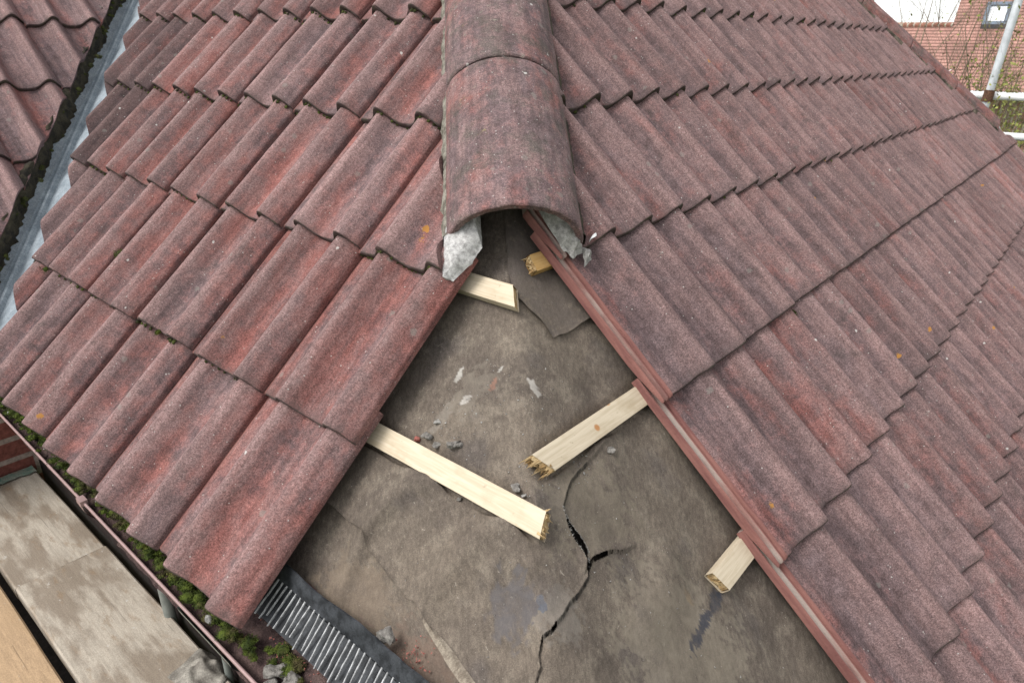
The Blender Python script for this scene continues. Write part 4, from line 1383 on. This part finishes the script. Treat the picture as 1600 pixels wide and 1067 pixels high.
w1 = wall(1.05, -.165, Xa, 1.30, -2.75, -.16, .10, 'brick_face', M_BRICK_D)
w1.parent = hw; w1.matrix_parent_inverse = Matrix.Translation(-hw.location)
fb = MB(); fb.box(AD(1.05, -.118, -.10), (1.29, .010, .125), (Xa, Xd, Vector((0, 0, 1))))
under(fb.build('fascia', M_GUTTER, smooth=False), hw)
tag(hw, 'shaded brick house wall and brown fascia under the left gutter', 'wall')
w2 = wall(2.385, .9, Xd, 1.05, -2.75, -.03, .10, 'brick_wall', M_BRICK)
tag(w2, 'red brick wall of the left wing at the end of the scaffold boards', 'wall')
for (a, r, lab) in ((1.31, .014, 'grey-green pipe glimpsed below the gutter near the clip'), (1.03, .008, 'thin grey pipe glimpsed below the gutter beside the rag')):
    m = MB(); m.tube([AD(a, -.108 + r, -2.7), AD(a, -.108 + r, -1.4), AD(a, -.108 + r, -.125)], r, 14)
    tag(m.build('downpipe', M_GREYPIPE), lab, 'pipe')

# ------------------------------------------------------------------ scaffold tubes beyond the roof
def tube_thing(name, pts, r, mat, label):
    m = MB(); m.tube(pts, r, 16)
    return tag(m.build(name, mat), label, 'scaffold tube', 'scaffold tubes beyond the right slope')


LA = Vector((.78, -.63, 0)).normalized(); FW = Vector((.63, .78, 0)).normalized()
FAR = lambda p: CAM + (Vector(p) - CAM) * 1.32
pA = FAR((3.336, 3.99, 1.191)); pB = FAR((3.321, 4.002, .645))
dirr = (pA - pB)
tube_thing('scaffold_tube', [pB - dirr * 3.5, pB, pA, pA + dirr * 1.5], .031, M_STEEL, 'slanting galvanised scaffold tube at the upper right corner')
hz1 = FAR((3.24, 4.067, .635)) + FW * .06
tube_thing('scaffold_tube', [hz1 - LA * .35, hz1, hz1 + LA * 1.6], .031, M_WHITE, 'upper white horizontal scaffold rail at the right photo edge')
hz2 = FAR((3.411, 3.929, .395)) + FW * .06
tube_thing('scaffold_tube', [hz2 - LA * .45, hz2, hz2 + LA * 1.5], .031, M_WHITE, 'lower white horizontal scaffold rail at the right photo edge')
m = MB()
m.tube([pB - dirr * .08, pB + dirr * .05], .041, 12)
m.tube([pB + FW * .05 - LA * .03 + Vector((0, 0, -.022)), pB + FW * .05 + LA * .03 + Vector((0, 0, -.012))], .040, 12)
m.box(pB + FW * .02 + Vector((0, 0, -.035)), (.02, .03, .03))
tag(m.build('scaffold_coupler', M_RUST), 'rusty coupler joining the slanting tube to the upper rail', 'coupler')

# ------------------------------------------------------------------ neighbouring house
D0, Z0 = 17.0, .2


def BGP(l, D, z): return FW * D + LA * l + Vector((0, 0, z))


hroot = empty('neighbour_house', BGP(2, 18, -2.75))
Yr = (FW + Vector((0, 0, 1))).normalized(); Zr = LA.cross(Yr)


def roof_slab(l0, l1, D1, name, z_off=0.0, th=.08):
    """roof plane rising at 45 degrees from the eaves; local x along the eaves, y up the slope"""
    o_ = BGP((l0 + l1) / 2, (D0 + D1) / 2, Z0 + (D1 - D0) / 2) + Zr * z_off
    R = Matrix((LA, Yr, Zr)).transposed().to_4x4(); R.translation = o_
    m = MB(); hl2, hy2, gg = (l1 - l0) / 2, (D1 - D0) * math.sqrt(2) / 2, .088
    m.box((0, 0, -th / 2 - .03), (hl2, hy2, th / 2))
    yk = -hy2
    while yk < hy2 - .01:
        ye = min(yk + gg, hy2)
        m.add([(-hl2, yk, -.03), (hl2, yk, -.03), (hl2, yk, -.003), (-hl2, yk, -.003), (hl2, ye, -.017), (-hl2, ye, -.017)], [(0, 1, 2, 3), (3, 2, 4, 5)])
        yk += gg
    o = m.build(name, M_FARTILE, smooth=False); o.matrix_world = R
    o.parent = hroot; o.matrix_parent_inverse = Matrix.Translation(-hroot.location)
    return o


roof_slab(-7.0, -1.105, 18.24, 'roof')
roof_slab(-1.10, 9.0, 20.6, 'roof', .004)
m = MB(); m.box(BGP(1, 19.3, -1.35), (8.0, 2.0, 1.40), (LA, FW, Vector((0, 0, 1))))
under(m.build('wall', M_FARBRICK, smooth=False), hroot)
m = MB(); m.box(BGP(1, 17.0, .13), (8.0, .05, .06), (LA, FW, Vector((0, 0, 1)))); m.tube([BGP(-7, 16.9, .12), BGP(9, 16.9, .12)], .06, 10)
under(m.build('eaves_gutter', M_GUTWHITE), hroot)
m = MB(); m.tube([BGP(-7.0, 18.24, 1.43), BGP(-1.1, 18.24, 1.43)], .06, 10)
under(m.build('ridge', M_FARBRICK), hroot)
m = MB(); m.grid([[BGP(-7.0 + 5.9 * i, 18.24 + e, 1.44 - e) for e in (0, 1.2)] for i in (0, 1)]); m.grid([[BGP(-1.1 + 10 * i, 20.6 + e, 3.8 - e) for e in (0, 1.5)] for i in (0, 1)])
under(m.build('rear_roof', M_FARTILE, smooth=False), hroot)
m = MB()
lc, Dc, hl_, hs_ = -.355, 18.385, .19, .27
cc = BGP(lc, Dc, Z0 + Dc - D0)
for (x, y, ex, ey) in ((0, hs_, hl_ + .04, .04), (0, -hs_, hl_ + .04, .045), (-hl_, 0, .04, hs_), (hl_, 0, .04, hs_)):
    m.box(cc + LA * x + Yr * y + Zr * .05, (ex, ey, .06), (LA, Yr, Zr))
fr = under(m.build('skylight', M_FRAME, smooth=False), hroot)
m = MB(); m.box(cc + Zr * .05, (hl_ - .03, hs_ - .03, .012), (LA, Yr, Zr))
po = m.build('pane', M_GLASS, smooth=False); po.parent = fr; po.matrix_parent_inverse = Matrix.Identity(4)
tag(hroot, 'neighbouring house with orange clay tiled roof, skylight and white gutter', 'house')

# ------------------------------------------------------------------ bare shrubs and tree
def bare_tree(name, base, h, n, spread, label, cat, seed, leaves=0, r0=.03, group=None, up=.75):
    rg = random.Random(seed)
    base = Vector(base)
    root = empty(name, base)
    tr = MB(); cr = MB(); lf = MB()
    tops = []
    def grow(p, d, l, r, lev, mb):
        pts, rad = [p], [r]
        for i in range(4):
            d = (d + Vector((rg.gauss(0, .10), rg.gauss(0, .10), .05))).normalized()
            p = p + d * (l / 4); pts.append(p); rad.append(r * (1 - .2 * (i + 1)))
        mb.tube(pts, rad, 5, cap=False)
        if lev < 3:
            for i in range((4, 4, 3)[lev]):
                k = rg.randint(1, 4)
                dd = (d * up + Vector((rg.gauss(0, .5), rg.gauss(0, .5), rg.uniform(-.1, .5)))).normalized()
                grow(pts[k], dd, l * rg.uniform(.4, .65), rad[k] * .55, lev + 1, cr)
        if lev >= 1:
            for q_ in pts[1:]: tops.append(q_)
    for i in range(n):
        b = base + Vector((rg.gauss(0, spread), rg.gauss(0, spread), 0)) if n > 1 else base
        grow(b, Vector((rg.gauss(0, .07), rg.gauss(0, .07), 1)).normalized(), h * rg.uniform(.6, 1.0), r0 * rg.uniform(.6, 1), 0, tr)
    under(tr.build('trunk' if n == 1 else 'stem', M_TWIG), root)
    under(cr.build('crown', M_TWIG), root)
    if leaves:
        for _ in range(leaves):
            p = rg.choice(tops) + Vector((rg.gauss(0, .06), rg.gauss(0, .06), rg.gauss(0, .06)))
            a_ = Vector((rg.gauss(0, 1), rg.gauss(0, 1), rg.gauss(0, 1))).normalized() * rg.uniform(.010, .024)
            b_ = Vector((rg.gauss(0, 1), rg.gauss(0, 1), rg.gauss(0, 1))).normalized() * rg.uniform(.006, .014)
            lf.add([p - a_, p + b_, p + a_, p - b_], [(0, 1, 2, 3)])
        under(lf.build('foliage', M_LEAF, smooth=False), root)
    return tag(root, label, cat, group)


bare_tree('bare_tree', (15.8, 23.2, -2.75), 5.6, 1, 0, 'bare winter tree behind the neighbouring roof against the sky', 'tree', 3, 0, .20)
sh = [(8.5, -.9, 'leftmost thin bare shrub before the neighbouring house', 0, 4.3), (9.2, -.45, 'bare shrub below the neighbouring roof step', 100, 4.1), (8.8, .0, 'twiggy shrub below the skylight', 300, 4.1),
      (9.6, .42, 'twiggy shrub behind the slanting scaffold tube', 600, 4.2), (8.9, .78, 'yellow-green shrub at the right photo edge', 1400, 4.5)]
for i, (D, l, lab, lv, h) in enumerate(sh):
    b = FW * D + LA * l
    bare_tree('shrub', (b.x, b.y, -2.75), h, 15, .26, lab, 'shrub', 20 + i, lv, .022, 'bare shrubs before the neighbouring house', .95)
for i, (D, l, lab) in enumerate(((8.2, .35, 'leafy yellow-green hedge bush under the scaffold rails'), (7.8, .95, 'leafy green hedge bush right of the scaffold rails'))):
    b = FW * D + LA * l
    bare_tree('shrub', (b.x, b.y, -2.75), 2.6, 16, .28, lab, 'shrub', 40 + i, 9000, .016, 'leafy bushes under the scaffold', .9)
